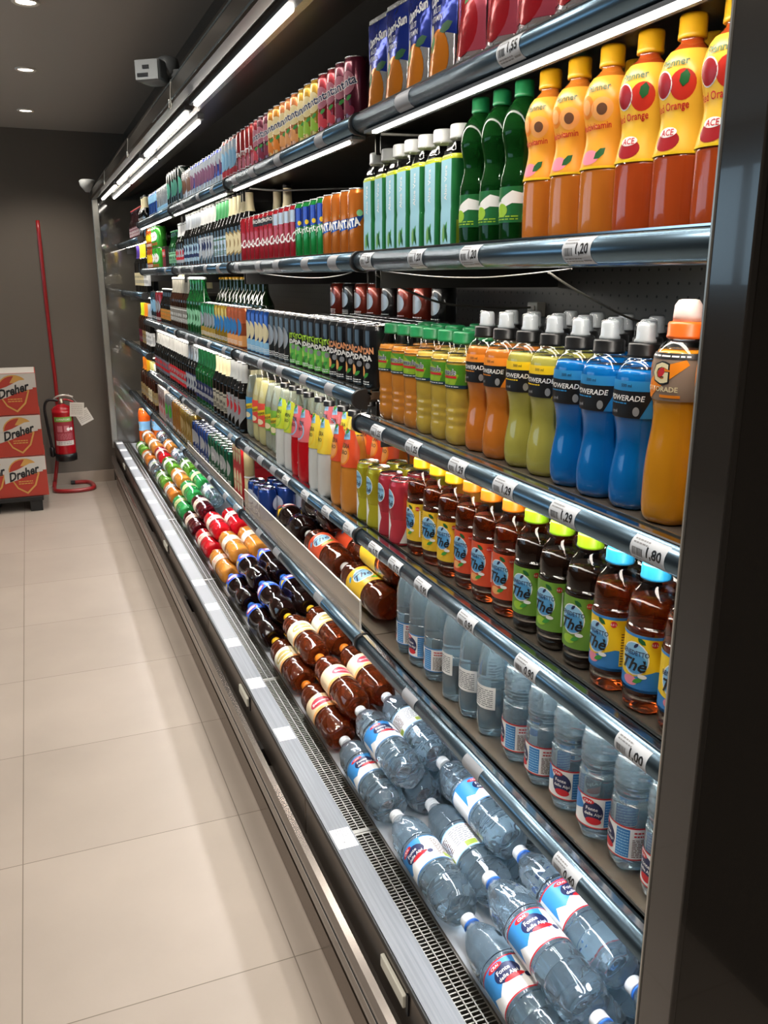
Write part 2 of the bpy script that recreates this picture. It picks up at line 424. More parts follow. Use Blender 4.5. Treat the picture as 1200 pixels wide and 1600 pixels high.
# canopy
canopy = cz(extrude_y('canopy', [(.486, 2.150), (.478, 2.142), (.478, 2.100), (.486, 2.092), (.515, 2.092), (.530, 2.105), (.700, 2.105), (1.19, 2.28), (1.19, 2.31), (.60, 2.31)], JY[0] + .04, 6.78, M('canopy_dark', '35332f', .3, .3)))
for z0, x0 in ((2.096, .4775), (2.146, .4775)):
    extrude_y('canopy_highlight', [(x0, z0 - .003), (x0 - .0025, z0), (x0, z0 + .003), (x0 + .004, z0)], JY[0] + .04, 3.40, M('canopy_highlight_strip', 'a9c4d2', .2, .9), canopy)  # blue-white highlights of both fascia edges, put in as pale strips
extrude_y('reflector', [(.565, 2.103), (.572, 2.098), (.595, 2.098), (.600, 2.103)], JY[0] + .04, 6.75, M('reflector_metal', 'b6b2a8', .25, .9), canopy)
LEDM = emit_mat('led_diffuser', 'fff6ea', CANOPY_E); LEDS = emit_mat('led_shelf_diffuser', 'fff6ea', LED_E); LEDL = emit_mat('led_low_diffuser', 'f4f8ff', LED_E * 1.9)
for a, b in ((.62, 1.70), (1.86, 2.93), (3.11, 4.18), (4.36, 5.43), (5.61, 6.55)):  # nearest tube is out of view, added to brighten the top-shelf pouches
    f = bx('lamp_housing', (.536, .562, a - .05, b + .05, 2.086, 2.106), ALUS, canopy); bx('led_tube', (.541, .557, a, b, 2.0755, 2.0865), LEDM, f, bevel=.004)
for a, b in ((3.25, 4.25), (4.33, 5.40), (5.50, 6.45)):
    f = bx('lamp_housing', (.604, .626, a - .04, b + .04, 2.086, 2.106), ALUS, canopy); bx('led_tube', (.609, .621, a, b, 2.0765, 2.0865), LEDM, f, bevel=.004)
for y in (2.95, 4.2, 5.45):
    tube('curtain_hook', smooth_path([(.478, y, 2.150), (.474, y, 2.10), (.474, y, 2.075), (.474, y + .035, 2.075), (.474, y + .035, 2.10)], 4), .0022, M('hook_wire', 'b8b5ad', .3, .8), canopy, 6)

# shelves -------------------------------------------------------------
def rail_profile(x, z, h=.040, d=.032, n=12):
    P = []
    for i in range(n + 1):
        a = -PI / 2 + PI * i / n
        P.append((x + d - d * max(math.cos(a), 0.0) ** .42, z - h / 2 + (h / 2) * (math.sin(a) * .35 + (a / (PI / 2)) * .65)))
    return P
RUBBER = M('gasket_rubber', '1a1a1b', .45)
GASKET_DONE = set()
def shelf(z, x, y0, y1, led=True, seg_ends=False, depth=1.15, leds=None):
    """shelf plate with its price rail (z is the rail's top edge)"""
    s = cz(bx('shelf', (x + .042, depth, y0 + .002, y1 - .002, z - .022, z - .006), SHELFM))
    bx('front_channel', (x + .024, x + .040, y0 + .002, y1 - .002, z - .034, z - .010), BLACK, s)
    bx('shelf_lip', (x + .042, x + .0445, y0 + .002, y1 - .002, z - .012, z - .001), M('lip_metal', '9a968c', .25, .9), s)
    bx('shelf_underside', (x + .070, depth - .01, y0 + .01, y1 - .01, z - .030, z - .0225), M('underside_dark', '36332f', .3, .3), s)
    r = extrude_y('price_rail', rail_profile(x, z), y0 + .006, y1 - .006, RAIL, s, smooth=True)
    extrude_y('rail_top_edge', [(x + .016, z - .001), (x + .016, z + .0015), (x + .026, z + .0015), (x + .026, z - .001)], y0 + .006, y1 - .006, M('rail_bright_edge', 'd9dee2', .15, 1), r)
    for yy in (y0, y1):
        key = (round(z, 2), round(yy, 2))
        if key in GASKET_DONE: continue
        GASKET_DONE.add(key)
        extrude_y('gasket', [(px - .003 if i not in (0, 12) else px, pz + (.003 if i > 6 else -.003)) for i, (px, pz) in enumerate(rail_profile(x, z))], yy - .006, yy + .006, RUBBER, s, smooth=True)
    # bracket under each end
    for yy in (y0 + .012, y1 - .016):
        bx('bracket', (x + .06, depth, yy, yy + .004, z - .075, z - .03), DARKMETAL, s)
    a, b = leds or (y0 + .06, y1 - .09)
    if z > 1.85:      # the top shelf's tube hangs just below its rail
        f = bx('led_holder', (x + .010, x + .040, a - .04, b + .04, z - .046, z - .0405), ALUS, s)
        bx('led_tube', (x + .012, x + .022, a, b, z - .0505, z - .0460), LEDS, f, bevel=.001)
    else:
        f = bx('led_holder', (x + .036, x + .066, a - .04, b + .04, z - .0300, z - .0225), ALUS, s)
        bx('led_tube', (x + .040, x + .062, a, b, z - .0350, z - .0302), LEDL if z < .8 else LEDS, f, bevel=.001)
    return s
S1, S2, S3, S4, S5, S6 = 1.881, 1.611, 1.317, 1.264, 1.000, .734
RX = .645
for i in range(4):
    a, b = JY[i], JY[i + 1]
    shelf(S1, RX, max(a, .565), b)
    shelf(S2, RX, max(a, .565), b)
    if i: shelf(S3, RX, a, b)
    else: shelf(S4, RX, .565, b)
    shelf(S5, RX, max(a, .565), b)
    shelf(S6, RX, max(a, .565), b)
for z in (1.800, 1.470, 1.105): shelf(z, RX, JY[4], JY[5])
shelf(S6, RX, JY[4], JY[5])

# clear guards on the lowest shelf
CLEAR = M('clear_acrylic', 'cfc4b8', .08, alpha=.42)
def guard(y0, y1, h, label):
    bm = bmesh.new(); box(bm, .664, .667, y0, y1, S6 - .004, S6 + h)
    o = finish('shelf_guard', bm, CLEAR); bm = bmesh.new()
    box(bm, .6635, .6675, y0, y1, S6 + h, S6 + h + .0015); box(bm, .6635, .6675, y0, y0 + .0015, S6, S6 + h)
    finish('polished_edge', bm, M('acrylic_edge', 'e6e4de', .2), o)
    tag(o, label, 'shelf guard', 'clear guards on the lowest shelf')
guard(1.80, 3.01, .078, 'clear acrylic guard strip before the lying cola and tea bottles, lowest shelf')
guard(3.05, 4.26, .032, 'low clear guard strip before the green cans on the lowest shelf')

# ================================================================== PRODUCTS
def petal(n=5, top=.022, depth=.10):
    return lambda a, z: 1 - depth * (0.5 + 0.5 * math.cos(n * a)) * max(0, 1 - z / top) ** .8
def square(p=5.0):
    def f(a, z):
        c, s = abs(math.cos(a)), abs(math.sin(a)); return (c ** p + s ** p) ** (-1 / p)
    return f
CAPRIB = lambda n: (lambda a, z: 1 + .012 * math.cos(n * a))
def cap_mesh(parent, r, z0, z1, mat, name='cap', seg=36):
    bm = bmesh.new(); h = z1 - z0
    lathe(bm, [(r * .98, z0), (r * 1.03, z0 + h * .04), (r * 1.03, z0 + h * .18), (r, z0 + h * .22), (r, z0 + h * .85), (r * .93, z0 + h * .97), (r * .8, z1)], seg, CAPRIB(18))
    return finish(name, bm, mat, parent, True)
def ring_mesh(parent, r, z, h, mat, name='neck_ring'):
    bm = bmesh.new(); lathe(bm, [(r * .9, z), (r, z + h * .3), (r, z + h * .7), (r * .9, z + h)], 24); return finish(name, bm, mat, parent, True)
def bottle(name, prof, fill, drink, cap, art=None, mod=None, seg=28, R=None, shell=True, n=3, headspace=True):
    """prof in mm; fill height mm; cap=(r,z0,z1,mat)"""
    P = spline(mm(prof), n); t = empty(name)
    if shell:
        bm = bmesh.new(); lathe(bm, P, seg, mod); finish('body', bm, SHELL, t, True)
        Q = [(max(r - .0009, .001), z) for r, z in P if z <= fill / 1000]
        Q = [(Q[0][0], Q[0][1] + .0009)] + Q[1:]
        bm = bmesh.new(); lathe(bm, Q, seg, mod); finish('drink', bm, drink, t, True)
    else:
        bm = bmesh.new(); lathe(bm, P, seg, mod); finish('body', bm, drink, t, True)
    if cap: cap_mesh(t, cap[0] / 1000, cap[1] / 1000, cap[2] / 1000, cap[3])
    if art:
        A, wrapR = art
        A.build('label', wrap(P, wrapR, mod=mod), t, du=.0045, dz=.008, smooth=True)
    t['_h'] = prof[-1][1] / 1000
    return t
FULL = lambda R: PI * R * .999
def band(A, R, z0, z1, m, layer=0): A.rect(-FULL(R), z0, FULL(R), z1, m, layer)

# drinks
def liquid(key, h, **k):
    kk = dict(rough=.15, trans=.08, ior=1.33); kk.update(k); return M(key, h, **kk)
D_ORANGE = liquid('orange_drink', 'da8c38'); D_DORANGE = liquid('deep_orange_drink', 'd0782a'); D_BLOOD = liquid('blood_orange_drink', 'b84c20')
D_YELL = liquid('pale_yellow_drink', 'c9c088'); D_LEMON = liquid('lemon_drink', 'ccac48'); D_CIT = liquid('citrus_drink', 'b4ac50'); D_BLUE = liquid('blue_sport_drink', '0a6cb8')
D_GAT = liquid('amber_sport_drink', 'd08a1c'); D_RED = liquid('red_soda', 'e01c28', trans=.3); D_DKRED = liquid('dark_cherry_soda', '601018', trans=.4)
D_GREEN = liquid('green_soda', '48c468', trans=.4); D_MILK = liquid('cloudy_white_drink', 'e6e6e2', trans=.1); D_COLA = liquid('cola_drink', '1a0b08', rough=.05, trans=.1)
D_TEA = liquid('amber_tea', '963c14', rough=.02, trans=.85); D_DARKTEA = liquid('dark_tea', '1c100a', rough=.05, trans=.1); D_TEA15 = liquid('brown_tea', '8c3c1a', rough=.02, trans=.7)
D_WATER = M('water', 'c8e4f4', .02, trans=.86, ior=1.33)
CRINKLE = bump(M('crinkled_water', 'd2ebfa', .0, trans=.93, ior=1.33, coat=.8), 20, .7, .012, kind='voronoi')
D_TONIC = M('clear_tonic', 'd6dac4', .02, trans=.55, ior=1.33)
C_WHITE = M('cap_white', 'd0d2d2', .35); C_YEL = M('cap_yellow', 'd8a414', .35); C_ORA = M('cap_orange', 'd07416', .35); C_LIME = M('cap_lime', '84b016', .35)
C_CYAN = M('cap_light_blue', '2890c0', .35); C_GREEN = M('cap_green', '1c7c48', .35); C_BLACK = M('cap_black', '151516', .35); C_BLUE = M('cap_blue', '2a6cc8', .35); C_RED = M('cap_red', 'b82424', .35)
C_AMBER = M('cap_bright_orange', 'd8641c', .35)
G_DARK = M('dark_glass', '0c0d0c', .06, coat=.5); G_GREEN = M('green_glass', '0f5a26', .05, trans=.4, coat=.5); G_BROWN = M('brown_glass', '2c1408', .06, coat=.5)

# ---- iced tea 0.5 l
def tea(labelm, capm, drink, fruit, two=False):
    pr = [(0, 0.5), (22, 0), (29, 3), (32, 9), (33, 16), (32, 24), (33, 30), (33, 118), (32.2, 122), (33, 127), (33, 140), (31.5, 152), (27, 165), (20, 175), (17, 180), (17, 186)]
    R = .033; A = Art(); band(A, R, .034, .114, labelm)
    if two:
        A.poly([(-.05, .034), (.10, .034), (.10, .058), (.03, .066), (-.004, .052), (-.05, .060)], BLUE, 1)
        A.rect(-FULL(R), .034, FULL(R), .038, BLUE, 1); A.rect(-FULL(R), .110, FULL(R), .114, BLUE, 1)
        A.rect(.036, .042, .062, .094, YEL, 2); A.lines(.037, .044, .061, .092, 12, BROWN, 3); A.text('PINK', -.048, .10, .006, GREEN)
    else:
        A.rect(.030, .044, .032, .100, WHITE, 1); A.lines(.034, .042, .056, .100, 12, M('label_small_print', '8a7a30', .5), 1); A.bars(.062, .05, .078, .095, BLACK, 1)
    for s in (0, .104):
        A.ell(s, .080, .0205, .0235, WHITE, 2); A.ell(s, .080, .0190, .0220, SKY, 3); A.ell(s + .002, .074, .0165, .0145, M('label_mid_blue', '4f9ad0', .4), 4)
        A.text('BENEDETTO', s, .0885, .0068, NAVY, 6, maxw=.040); A.text('Thè', s, .0725, .0175, BLACK, 6, italic=.35, bold=.02)
        A.leaf(s + .002, .0985, .010, .004, NAVY, .9, 5)
        A.ell(s - .004, .048, .011, .007, fruit, 2); A.leaf(s + .007, .050, .016, .006, GREEN, .5, 3); A.leaf(s + .009, .106, .014, .006, DKGREEN, -.6, 3)
        A.ell(s + .013, .057, .006, .003, WHITE, 4); A.ell(s + .026, .104, .0045, .0045, RED, 3); A.text('0,5 L', s + .026, .104, .003, WHITE, 5)
    return bottle('iced_tea_bottle', pr, 158, drink, (19.2, 185, 206, capm), (A, R), petal(5, .020, .10))
# ---- small water 0.5 l
def water05(kind=0):
    if kind == 0:
        pr = [(0, 5), (20, 0), (28, 4), (31, 14), (32, 26), (32, 105), (31, 112), (28, 116), (28, 122), (31, 126), (30.4, 131), (31.4, 135), (30.6, 140), (31.6, 145), (31, 160), (27.5, 176), (21, 188), (13, 196), (12.6, 201)]
    else:
        pr = [(0, 5), (20, 0), (30, 4), (32, 14), (32, 30), (32, 96), (31, 100), (32, 104), (32, 135), (30, 155), (24, 180), (16, 200), (12.6, 208), (12.6, 214)]
    R = .032; A = Art()
    if kind < 2:
        z0, z1 = .026, .078
        A.rect(-.046, z0, .075, z1, WHITE, 0); A.rect(-.046, z1 - .002, .075, z1 + .0005, RED if kind == 0 else BLUE, 1); A.rect(-.046, z0 - .0005, .075, z0 + .0015, RED if kind == 0 else BLUE, 1)
        A.poly([(-.046, z1 - .002), (-.030, z1 - .002), (-.018, z0 + .03), (-.046, z0 + .018)], BLUE, 1)
        A.ell(-.006, .052, .016, .019, NAVY, 2); A.ell(-.004, .038, .012, .006, RED, 3); A.text('Fonte', -.007, .0585, .0058, WHITE, 4); A.text('delle Alpi', -.005, .0500, .0052, WHITE, 4, maxw=.026)
        A.ell(-.014, .070, .010, .0045, RED, 3); A.text('CRAI', -.014, .070, .0042, WHITE, 5)
        A.rect(.012, z0 + .003, .032, z1 - .004, BLUE, 1); A.lines(.013, z0 + .004, .031, z1 - .006, 9, SKY, 2)
        A.lines(.036, z0 + .004, .070, z1 - .018, 11, BROWN, 2); A.lines(.038, z1 - .016, .066, z1 - .005, 2, RED, 2); A.bars(.052, z0 + .004, .066, z0 + .014, BLACK, 3)
    else:
        A.rect(-.05, .060, .05, .105, WHITE, 0); A.rect(-.05, .060, -.02, .105, BLUE, 1); A.lines(-.015, .064, .045, .100, 9, GREY, 2)
    t = bottle('water_bottle', pr, 176 if kind == 0 else 196, D_WATER, (14, pr[-1][1] - 3, pr[-1][1] + 13, C_WHITE if kind else C_BLUE), (A, R), petal(5, .022, .16))
    return t
# ---- sports drink with spout
def sport(drink, accent):
    pr = [(0, 3), (24, 0), (32, 5), (35, 14), (35, 40), (33, 56), (29.5, 78), (29, 92), (31, 110), (34.5, 124), (35, 135), (35, 165), (33, 180), (27, 192), (21, 198), (19, 203)]
    R = .035; A = Art()
    band(A, R, .124, .172, accent); A.poly([(-.042, .124), (.018, .124), (.034, .154), (.034, .159), (-.042, .159)], BLACK, 1)
    A.poly([(.062, .124), (.108, .124), (.108, .159), (.062, .159)], BLACK, 1)
    A.text('POWERADE', -.004, .150, .0072, WHITE, 3, italic=.15, maxw=.058); A.lines(-.03, .141, .00, .145, 1, accent, 3); A.ell(.013, .133, .0042, .0060, SILVER, 3); A.text('ion4', -.02, .132, .005, GREY, 3)
    A.lines(.040, .127, .058, .168, 9, M('label_small_print', '8a7a30', .5), 2); A.text('500 ml', -.002, .166, .004, BLACK, 3)
    t = bottle('sports_drink_bottle', pr, 186, drink, (21, 200, 219, C_BLACK), (A, R), petal(6, .02, .08), seg=30)
    bm = bmesh.new(); lathe(bm, mm([(14, 218), (14, 222), (12.5, 224), (12, 240), (10, 243)]), 20); finish('spout', bm, M('spout_silver', 'aeb2b6', .3), t, True)
    bm = bmesh.new(); lathe(bm, mm([(15.5, 219), (15, 224), (14, 240), (12.5, 245), (9, 246)]), 24); finish('spout_cover', bm, SHELL, t, True)
    return t
def sport_big():
    pr = [(0, 3), (26, 0), (36, 6), (38, 20), (38, 60), (36, 90), (33, 115), (32, 135), (33, 150), (36, 165), (36, 200), (33, 212), (26, 222), (20, 228), (19, 232)]
    R = .036; A = Art(); g = M('label_taupe', '8c7868', .4)
    band(A, R, .156, .208, g); band(A, R, .206, .213, BLACK, 1); A.lines(-.03, .2075, .03, .2115, 1, WHITE, 2)
    for s in (-.006, .10):
        A.poly([(s - .03, .158), (s - .018, .158), (s + .034, .200), (s + .030, .206), (s + .004, .198), (s - .022, .178)], ORA, 2)
        A.poly([(s - .036, .198), (s - .028, .206), (s - .020, .190), (s - .028, .178)], ORA, 2)
        A.text('G', s - .001, .190, .025, BLACK, 3, bold=.06); A.text('G', s - .001, .190, .023, CREAM, 4, bold=.035); A.leaf(s + .001, .190, .014, .008, RED, 1.0, 6)
        A.text('GATORADE', s, .1705, .0062, CREAM, 5, maxw=.046); A.rect(s + .0, .160, s + .026, .1635, ORA, 3)
    t = bottle('sports_drink_bottle', pr, 216, D_GAT, (22, 229, 249, C_AMBER), (A, R), petal(6, .02, .08), seg=32)
    bm = bmesh.new(); lathe(bm, mm([(17, 249), (17, 256), (16, 268), (12, 274), (8, 275)]), 24); finish('spout_cover', bm, M('milky_cover', 'f0d8d0', .3, trans=.3), t, True)
    return t
def lemonade(drink):
    pr = [(0, 4), (24, 0), (31, 5), (33, 14), (33, 30), (31.8, 38), (33, 46), (31.8, 54), (33, 62), (31.8, 70), (33, 80), (33.4, 104), (33.4, 150), (33, 153), (28, 166), (20, 182), (18, 185)]
    R = .0335; A = Art(); band(A, R, .106, .148, M('label_leaf_green', '4c8c22', .4))
    A.poly([(-.04, .106), (.02, .106), (.03, .13), (-.01, .148), (-.04, .148)], M('label_bright_green', '8fb428', .4), 1)
    band(A, R, .106, .112, M('label_deep_teal', '14384c', .4), 2); A.rect(-.034, .124, .026, .128, RED, 3, )
    A.text('Lemonade', -.003, .1355, .0105, WHITE, 3, bold=.05, italic=.2, maxw=.056); A.text('Lemonade', -.003, .1355, .0100, NAVY, 4, italic=.2, maxw=.054)
    A.ell(.000, .1185, .009, .005, LIME, 2); A.rect(.042, .118, .052, .132, CREAM, 3); A.lines(-.02, .1075, .03, .1105, 1, WHITE, 3)
    return bottle('lemonade_bottle', pr, 164, drink, (20.5, 184, 206, C_GREEN), (A, R), petal(5, .02, .10))
def juice(kind):
    pr = [(0, 4), (26, 0), (32, 5), (33.5, 14), (33.5, 84), (33, 92), (29, 112), (27, 126), (29, 142), (33, 162), (32.5, 176), (27, 192), (18, 203), (13.5, 208), (13.5, 212)]
    R = .033; A = Art(); base = M('sleeve_yellow', 'f0c040', .3) if kind == 'ace' else M('sleeve_apricot', 'f0a838', .3)
    band(A, R, .088, .198, base); band(A, R, .088, .091, YEL, 1)
    for s in (0, .104):
        A.text('Pfanner', s + .004, .184, .0085, DKGREEN, 4, rot=.06, maxw=.036)
        if kind == 'ace':
            A.ell(s - .010, .162, .014, .015, WHITE, 1); A.ell(s - .010, .162, .0125, .0135, M('cherry', 'a01c24', .3), 2); A.ell(s + .016, .160, .015, .016, M('strawberry', 'c83428', .3), 1); A.leaf(s + .018, .166, .018, .010, DKGREEN, 1.4, 3)
            A.text('Red Orange', s, .139, .0085, RED, 4, rot=.05, maxw=.050); A.ell(s, .103, .017, .011, M('cherry', 'a01c24', .3), 1); A.ell(s, .112, .013, .0055, WHITE, 2); A.text('ACE', s, .112, .007, RED, 4)
        else:
            A.ell(s - .012, .162, .013, .014, ORA, 1); A.ell(s + .012, .158, .015, .014, PEACH, 1); A.ell(s + .012, .158, .007, .007, BROWN, 2); A.ell(s - .012, .162, .008, .009, PEACH, 2)
            A.text('Multivitamin', s, .139, .0080, RED, 4, rot=.05, maxw=.052); A.ell(s - .004, .102, .015, .009, PINK, 1); A.leaf(s + .012, .106, .020, .009, DKGREEN, .7, 2)
    return bottle('juice_bottle', pr, 212, D_BLOOD if kind == 'ace' else D_DORANGE, (15.5, 211, 237, C_YEL), (A, R), petal(5, .02, .08))
def green_water():
    pr = [(0, 4), (26, 0), (31, 5), (32, 14), (32, 92), (30, 106), (26, 124), (27, 138), (31.5, 158), (32, 170), (28, 190), (18, 206), (13, 212), (13, 216)]
    R = .032; A = Art(); g = M('bottle_green_label', '1c6a34', .4); A.rect(-.05, .034, .05, .086, g, 0)
    A.poly([(-.05, .054), (-.02, .058), (.0, .070), (.02, .080), (.05, .072), (.05, .060), (.02, .062), (.0, .054), (-.05, .046)], WHITE, 1); A.ell(.0, .052, .012, .010, LIME, 2); A.text('Verde', -.012, .068, .006, DKGREEN, 3); A.lines(-.03, .037, .03, .045, 2, LIME, 2)
    return bottle('green_bottle', pr, 200, M('green_pet', '12461a', .05, trans=.45, ior=1.3), (14.5, 213, 237, C_GREEN), (A, R), petal(5, .02, .1), shell=False)
def aloe():
    pr = [(0, 3), (24, 0), (27, 4), (28, 12), (28, 66), (26.5, 72), (26.5, 76), (28, 82), (28, 150), (27, 154), (19, 178), (16, 182), (16, 186)]
    R = .028; sq = square(7.0); A = Art(); FU = .0275 * 4
    A.rect(-.088, .006, .088, .158, M('sleeve_green', '1f6e38', .3), 0)
    A.rect(-.018, .006, .018, .150, M('sleeve_ice_blue', 'a6d8e8', .25), 1)
    for s in (-.044, .044): A.rect(s - .017, .006, s + .017, .050, M('sleeve_olive', '8c9c28', .3), 1); A.leaf(s, .03, .05, .008, GREEN, 1.0, 2); A.leaf(s + .004, .03, .04, .007, DKGREEN, 2.1, 3)
    A.rect(-.088, .150, .088, .158, M('sleeve_chartreuse', 'c2d028', .3), 1); A.text('Aloe Vera', 0, .112, .010, WHITE, 3, rot=PI / 2); A.leaf(0, .03, .04, .009, GREEN, 1.2, 2); A.leaf(.004, .028, .034, .008, DKGREEN, 1.9, 3); A.leaf(-.006, .028, .034, .008, M('aloe_light', '7cb068', .4), 1.5, 3)
    A.bars(.040, .11, .050, .14, WHITE, 2)
    return bottle('aloe_drink_bottle', pr, 150, M('pale_green_drink', 'b8cc6a', .1, trans=.4), (19.5, 184, 208, C_WHITE), (A, R), sq, seg=40, n=2)
# ---- cans
def can(r, h, paint, art=None, name='soda_can', lidm=None):
    t = empty(name); bm = bmesh.new()
    P = [(r - 6, 0.6), (r - 4.5, 0), (r - 1.6, 4), (r, 9), (r, h - 13), (r - 1.2, h - 9), (r - 3.8, h - 3.5), (r - 4.0, h - 2.5)]
    P = mm(P); lathe(bm, P, 32); bd = finish('body', bm, paint, t, True)
    bm = bmesh.new(); lathe(bm, mm([(r - 4.1, h - 3.0), (r - 2.8, h - 1.6), (r - 2.9, h), (r - 4.0, h), (r - 5.0, h - 3.4), (2, h - 3.2)]), 26); lid = finish('lid', bm, lidm or ALU, t, True)
    bm = bmesh.new(); box(bm, -.005, .005, -.008, .010, (h - 3.0) / 1000, (h - 2.0) / 1000); finish('pull_tab', bm, ALU, lid)
    if art:
        A, R = art; merge(bd, A.build('printed_band', wrap(P, R, base=.00028, step=.00015), None, du=.0040, dz=.010, smooth=True))
    return t
def paint(key, h, rough=.25, metal=.5): return M(key, h, rough, metal, coat=.6)
def mid(A, R, z0, z1, m, l=0): A.rect(-FULL(R), z0, FULL(R), z1, m, l); return A
def can_cola(kind):
    R = .029; A = Art()
    p = paint('can_red', 'b4202c')
    if kind == 'zero': mid(A, R, .108, .131, BLACK)
    if kind == 'light': mid(A, R, .100, .131, SILVER); A.poly([(-.03, .100), (.04, .100), (.04, .085), (0, .092)], paint('can_red', 'b4202c'), 1)
    for s in (0, .091): A.text('Coca-Cola', s, .062, .026, WHITE, 2, italic=.45, bold=.03, maxw=.086)
    if kind == 'zero': A.text('ZERO', 0, .122, .010, WHITE, 2)
    return can(29, 145, p, (A, R))
def can_lime():
    R = .029; A = Art(); mid(A, R, .090, .131, paint('can_blue', '1c3c9c')); A.poly([(-FULL(R), .078), (-.05, .092), (0, .080), (.05, .094), (FULL(R), .078), (FULL(R), .100), (-FULL(R), .100)], paint('can_blue', '1c3c9c'), 1)
    A.text('sprite', 0, .074, .018, WHITE, 3, rot=.25); A.ell(.012, .093, .006, .006, YEL, 3)
    return can(29, 145, paint('can_green', '1c9440'), (A, R))
def can_orange(paintkey='can_orange', h='d87828', word='FANTA', circ=GREEN, sw=None):
    R = .029; A = Art(); A.poly([(-.034, .048), (.020, .062), (.036, .088), (-.034, .074)], sw or paint('can_cobalt', '2c5cae'), 1)
    A.text(word, -.002, .070, .017, WHITE, 3, rot=.18, bold=.05, maxw=.058); A.ell(.026, .092, .007, .007, M('mint_dot', '7cc08a', .4), 2)
    return can(29, 145, paint(paintkey, h), (A, R))
def can_exotic(key, h, fruit):
    R = .029; A = Art(); A.ell(0, .092, .022, .024, M('print_' + key + '_light', 'e8d8a0' if h[0] in 'def' else 'b06878', .4), 1); A.text('fanta', 0, .094, .019, WHITE, 3, rot=.25, bold=.06, maxw=.052); A.text('fanta', 0, .094, .0185, NAVY, 4, rot=.25, bold=.02, maxw=.050)
    A.ell(-.006, .045, .014, .016, fruit, 1); A.leaf(.006, .062, .018, .008, GREEN, .6, 3); A.ell(.010, .036, .010, .010, fruit, 2)
    return can(29, 145, paint(key, h), (A, R))
def can_bar(r, h, key, col, top=None, midc=None, word=None, wordm=None, lid=None, name='soda_can', low=None):
    R = r / 1000; H = h / 1000; A = Art()
    if top: mid(A, R, H * .62, H - .0135, top)
    if low: mid(A, R, .008, H * .32, low)
    if midc: A.ell(0, H * .52, R * .8, H * .22, midc, 1); A.ell(PI * R, H * .52, R * .7, H * .22, midc, 1)
    if word:
        for s in (0, PI * R): A.text(word, s, H * .5, H * .09, wordm or WHITE, 3, bold=.03, maxw=R * 2)
    A.lines(-R * .8, .012, R * .8, .028, 3, wordm or WHITE, 2)
    return can(r, h, paint(key, col), (A, R), name, lid)
def can_mixer(word, blob, wm):
    R = .029; A = Art(); A.text(word, 0, .088, .0135, wm, 3, bold=.05, rot=.06, maxw=.062); A.text('SODA', .004, .072, .0120, WHITE, 3, bold=.05, rot=.06)
    if word == 'MOJITO':
        A.poly([(-.030, .010), (.034, .010), (.034, .050), (.020, .064), (-.016, .066), (-.030, .052)], M('can_leaf_green', '6cc04c', .35), 1); A.bars(-.008, .018, .010, .038, BLACK, 2)
    A.ell(-.004, .042, .010, .012, blob, 2); A.leaf(.010, .034, .020, .008, GREEN, .6, 3); A.ell(.016, .056, .007, .007, GREY, 2); A.lines(-.02, .012, .02, .022, 2, WHITE, 3)
    A.rect(-FULL(R), .100, -.030, .012, BLACK, 0)
    return can(29, 145, paint('can_black', '1b1d20', .3, .4), (A, R))
def can_tea(h, key, face):
    R = .029; A = Art(); mid(A, R, .008, .060, M('can_base_' + key, h, .3, .3)); A.poly([(-.050, .008), (-.004, .008), (.002, .030), (.008, .046), (.000, .070), (-.014, .078), (-.028, .070), (-.034, .040), (-.050, .024)], WHITE, 2)
    A.poly([(.03, .008), (.075, .008), (.07, .05), (.05, .06), (.04, .03)], WHITE, 2)
    for s in (0, .091): A.ell(s, .103, .0175, .022, WHITE, 2); A.ell(s, .103, .016, .0205, SKY, 3); A.text('BENEDETTO', s, .110, .005, NAVY, 5, maxw=.029); A.text('Thè', s, .095, .013, BLACK, 5, italic=.35)
    A.lines(-.03, .012, -.012, .022, 3, GREY, 4)
    return can(29, 145, paint('can_' + key, h), (A, R), 'iced_tea_can')
# ---- tall bottles
def carafe(drink, capm, lab, word, fruit, top):
    pr = [(0, 4), (26, 0), (34, 6), (36, 20), (36, 80), (34, 120), (29, 160), (23, 192), (17, 220), (13.5, 236), (13, 243)]
    R = .030; A = Art(); A.poly([(-.044, .120), (.044, .120), (.05, .165), (.036, .208), (.0, .214), (-.036, .208), (-.05, .165)], lab, 0)
    A.ell(0, .150, .022, .026, fruit, 1); A.ell(0, .150, .018, .022, PEACH if fruit is ORA else lab, 2); A.text('BENEDETTO', 0, .196, .006, NAVY, 4, maxw=.034); A.poly([(-.022, .184), (.022, .188), (.020, .208), (-.018, .206)], SKY, 2)
    A.text(word, 0, .172, .011, BLACK, 4, maxw=.042); A.text('ZERO', 0, .156, .009, BLACK, 4); A.leaf(.008, .206, .022, .010, GREEN, .5, 3); A.ell(-.008, .204, .010, .008, top, 2)
    return bottle('soft_drink_bottle', pr, 200, drink, (15, 242, 256, capm), (A, R), petal(5, .02, .1))
def tonic(drink, lab):
    pr = [(0, 4), (30, 0), (39, 6), (41, 20), (41, 70), (40, 150), (37, 176), (28, 212), (18, 245), (14, 254), (13, 258)]
    R = .040; A = Art(); band(A, R, .068, .148, lab); 
    A.poly([(-.044, .094), (.044, .112), (.044, .130), (-.044, .112)], M('tonic_yellow', 'dcc020', .4), 2)
    for s in (0, .12): A.text('Schweppes', s, .112, .011, BLACK, 3, rot=.2, italic=.2, maxw=.070)
    A.ell(.01, .084, .018, .010, M('tonic_fruit', 'e8d8b0', .4), 2)
    return bottle('tonic_bottle', pr, 226, drink, (15.5, 257, 273, C_YEL), (A, R), petal(5, .02, .14))
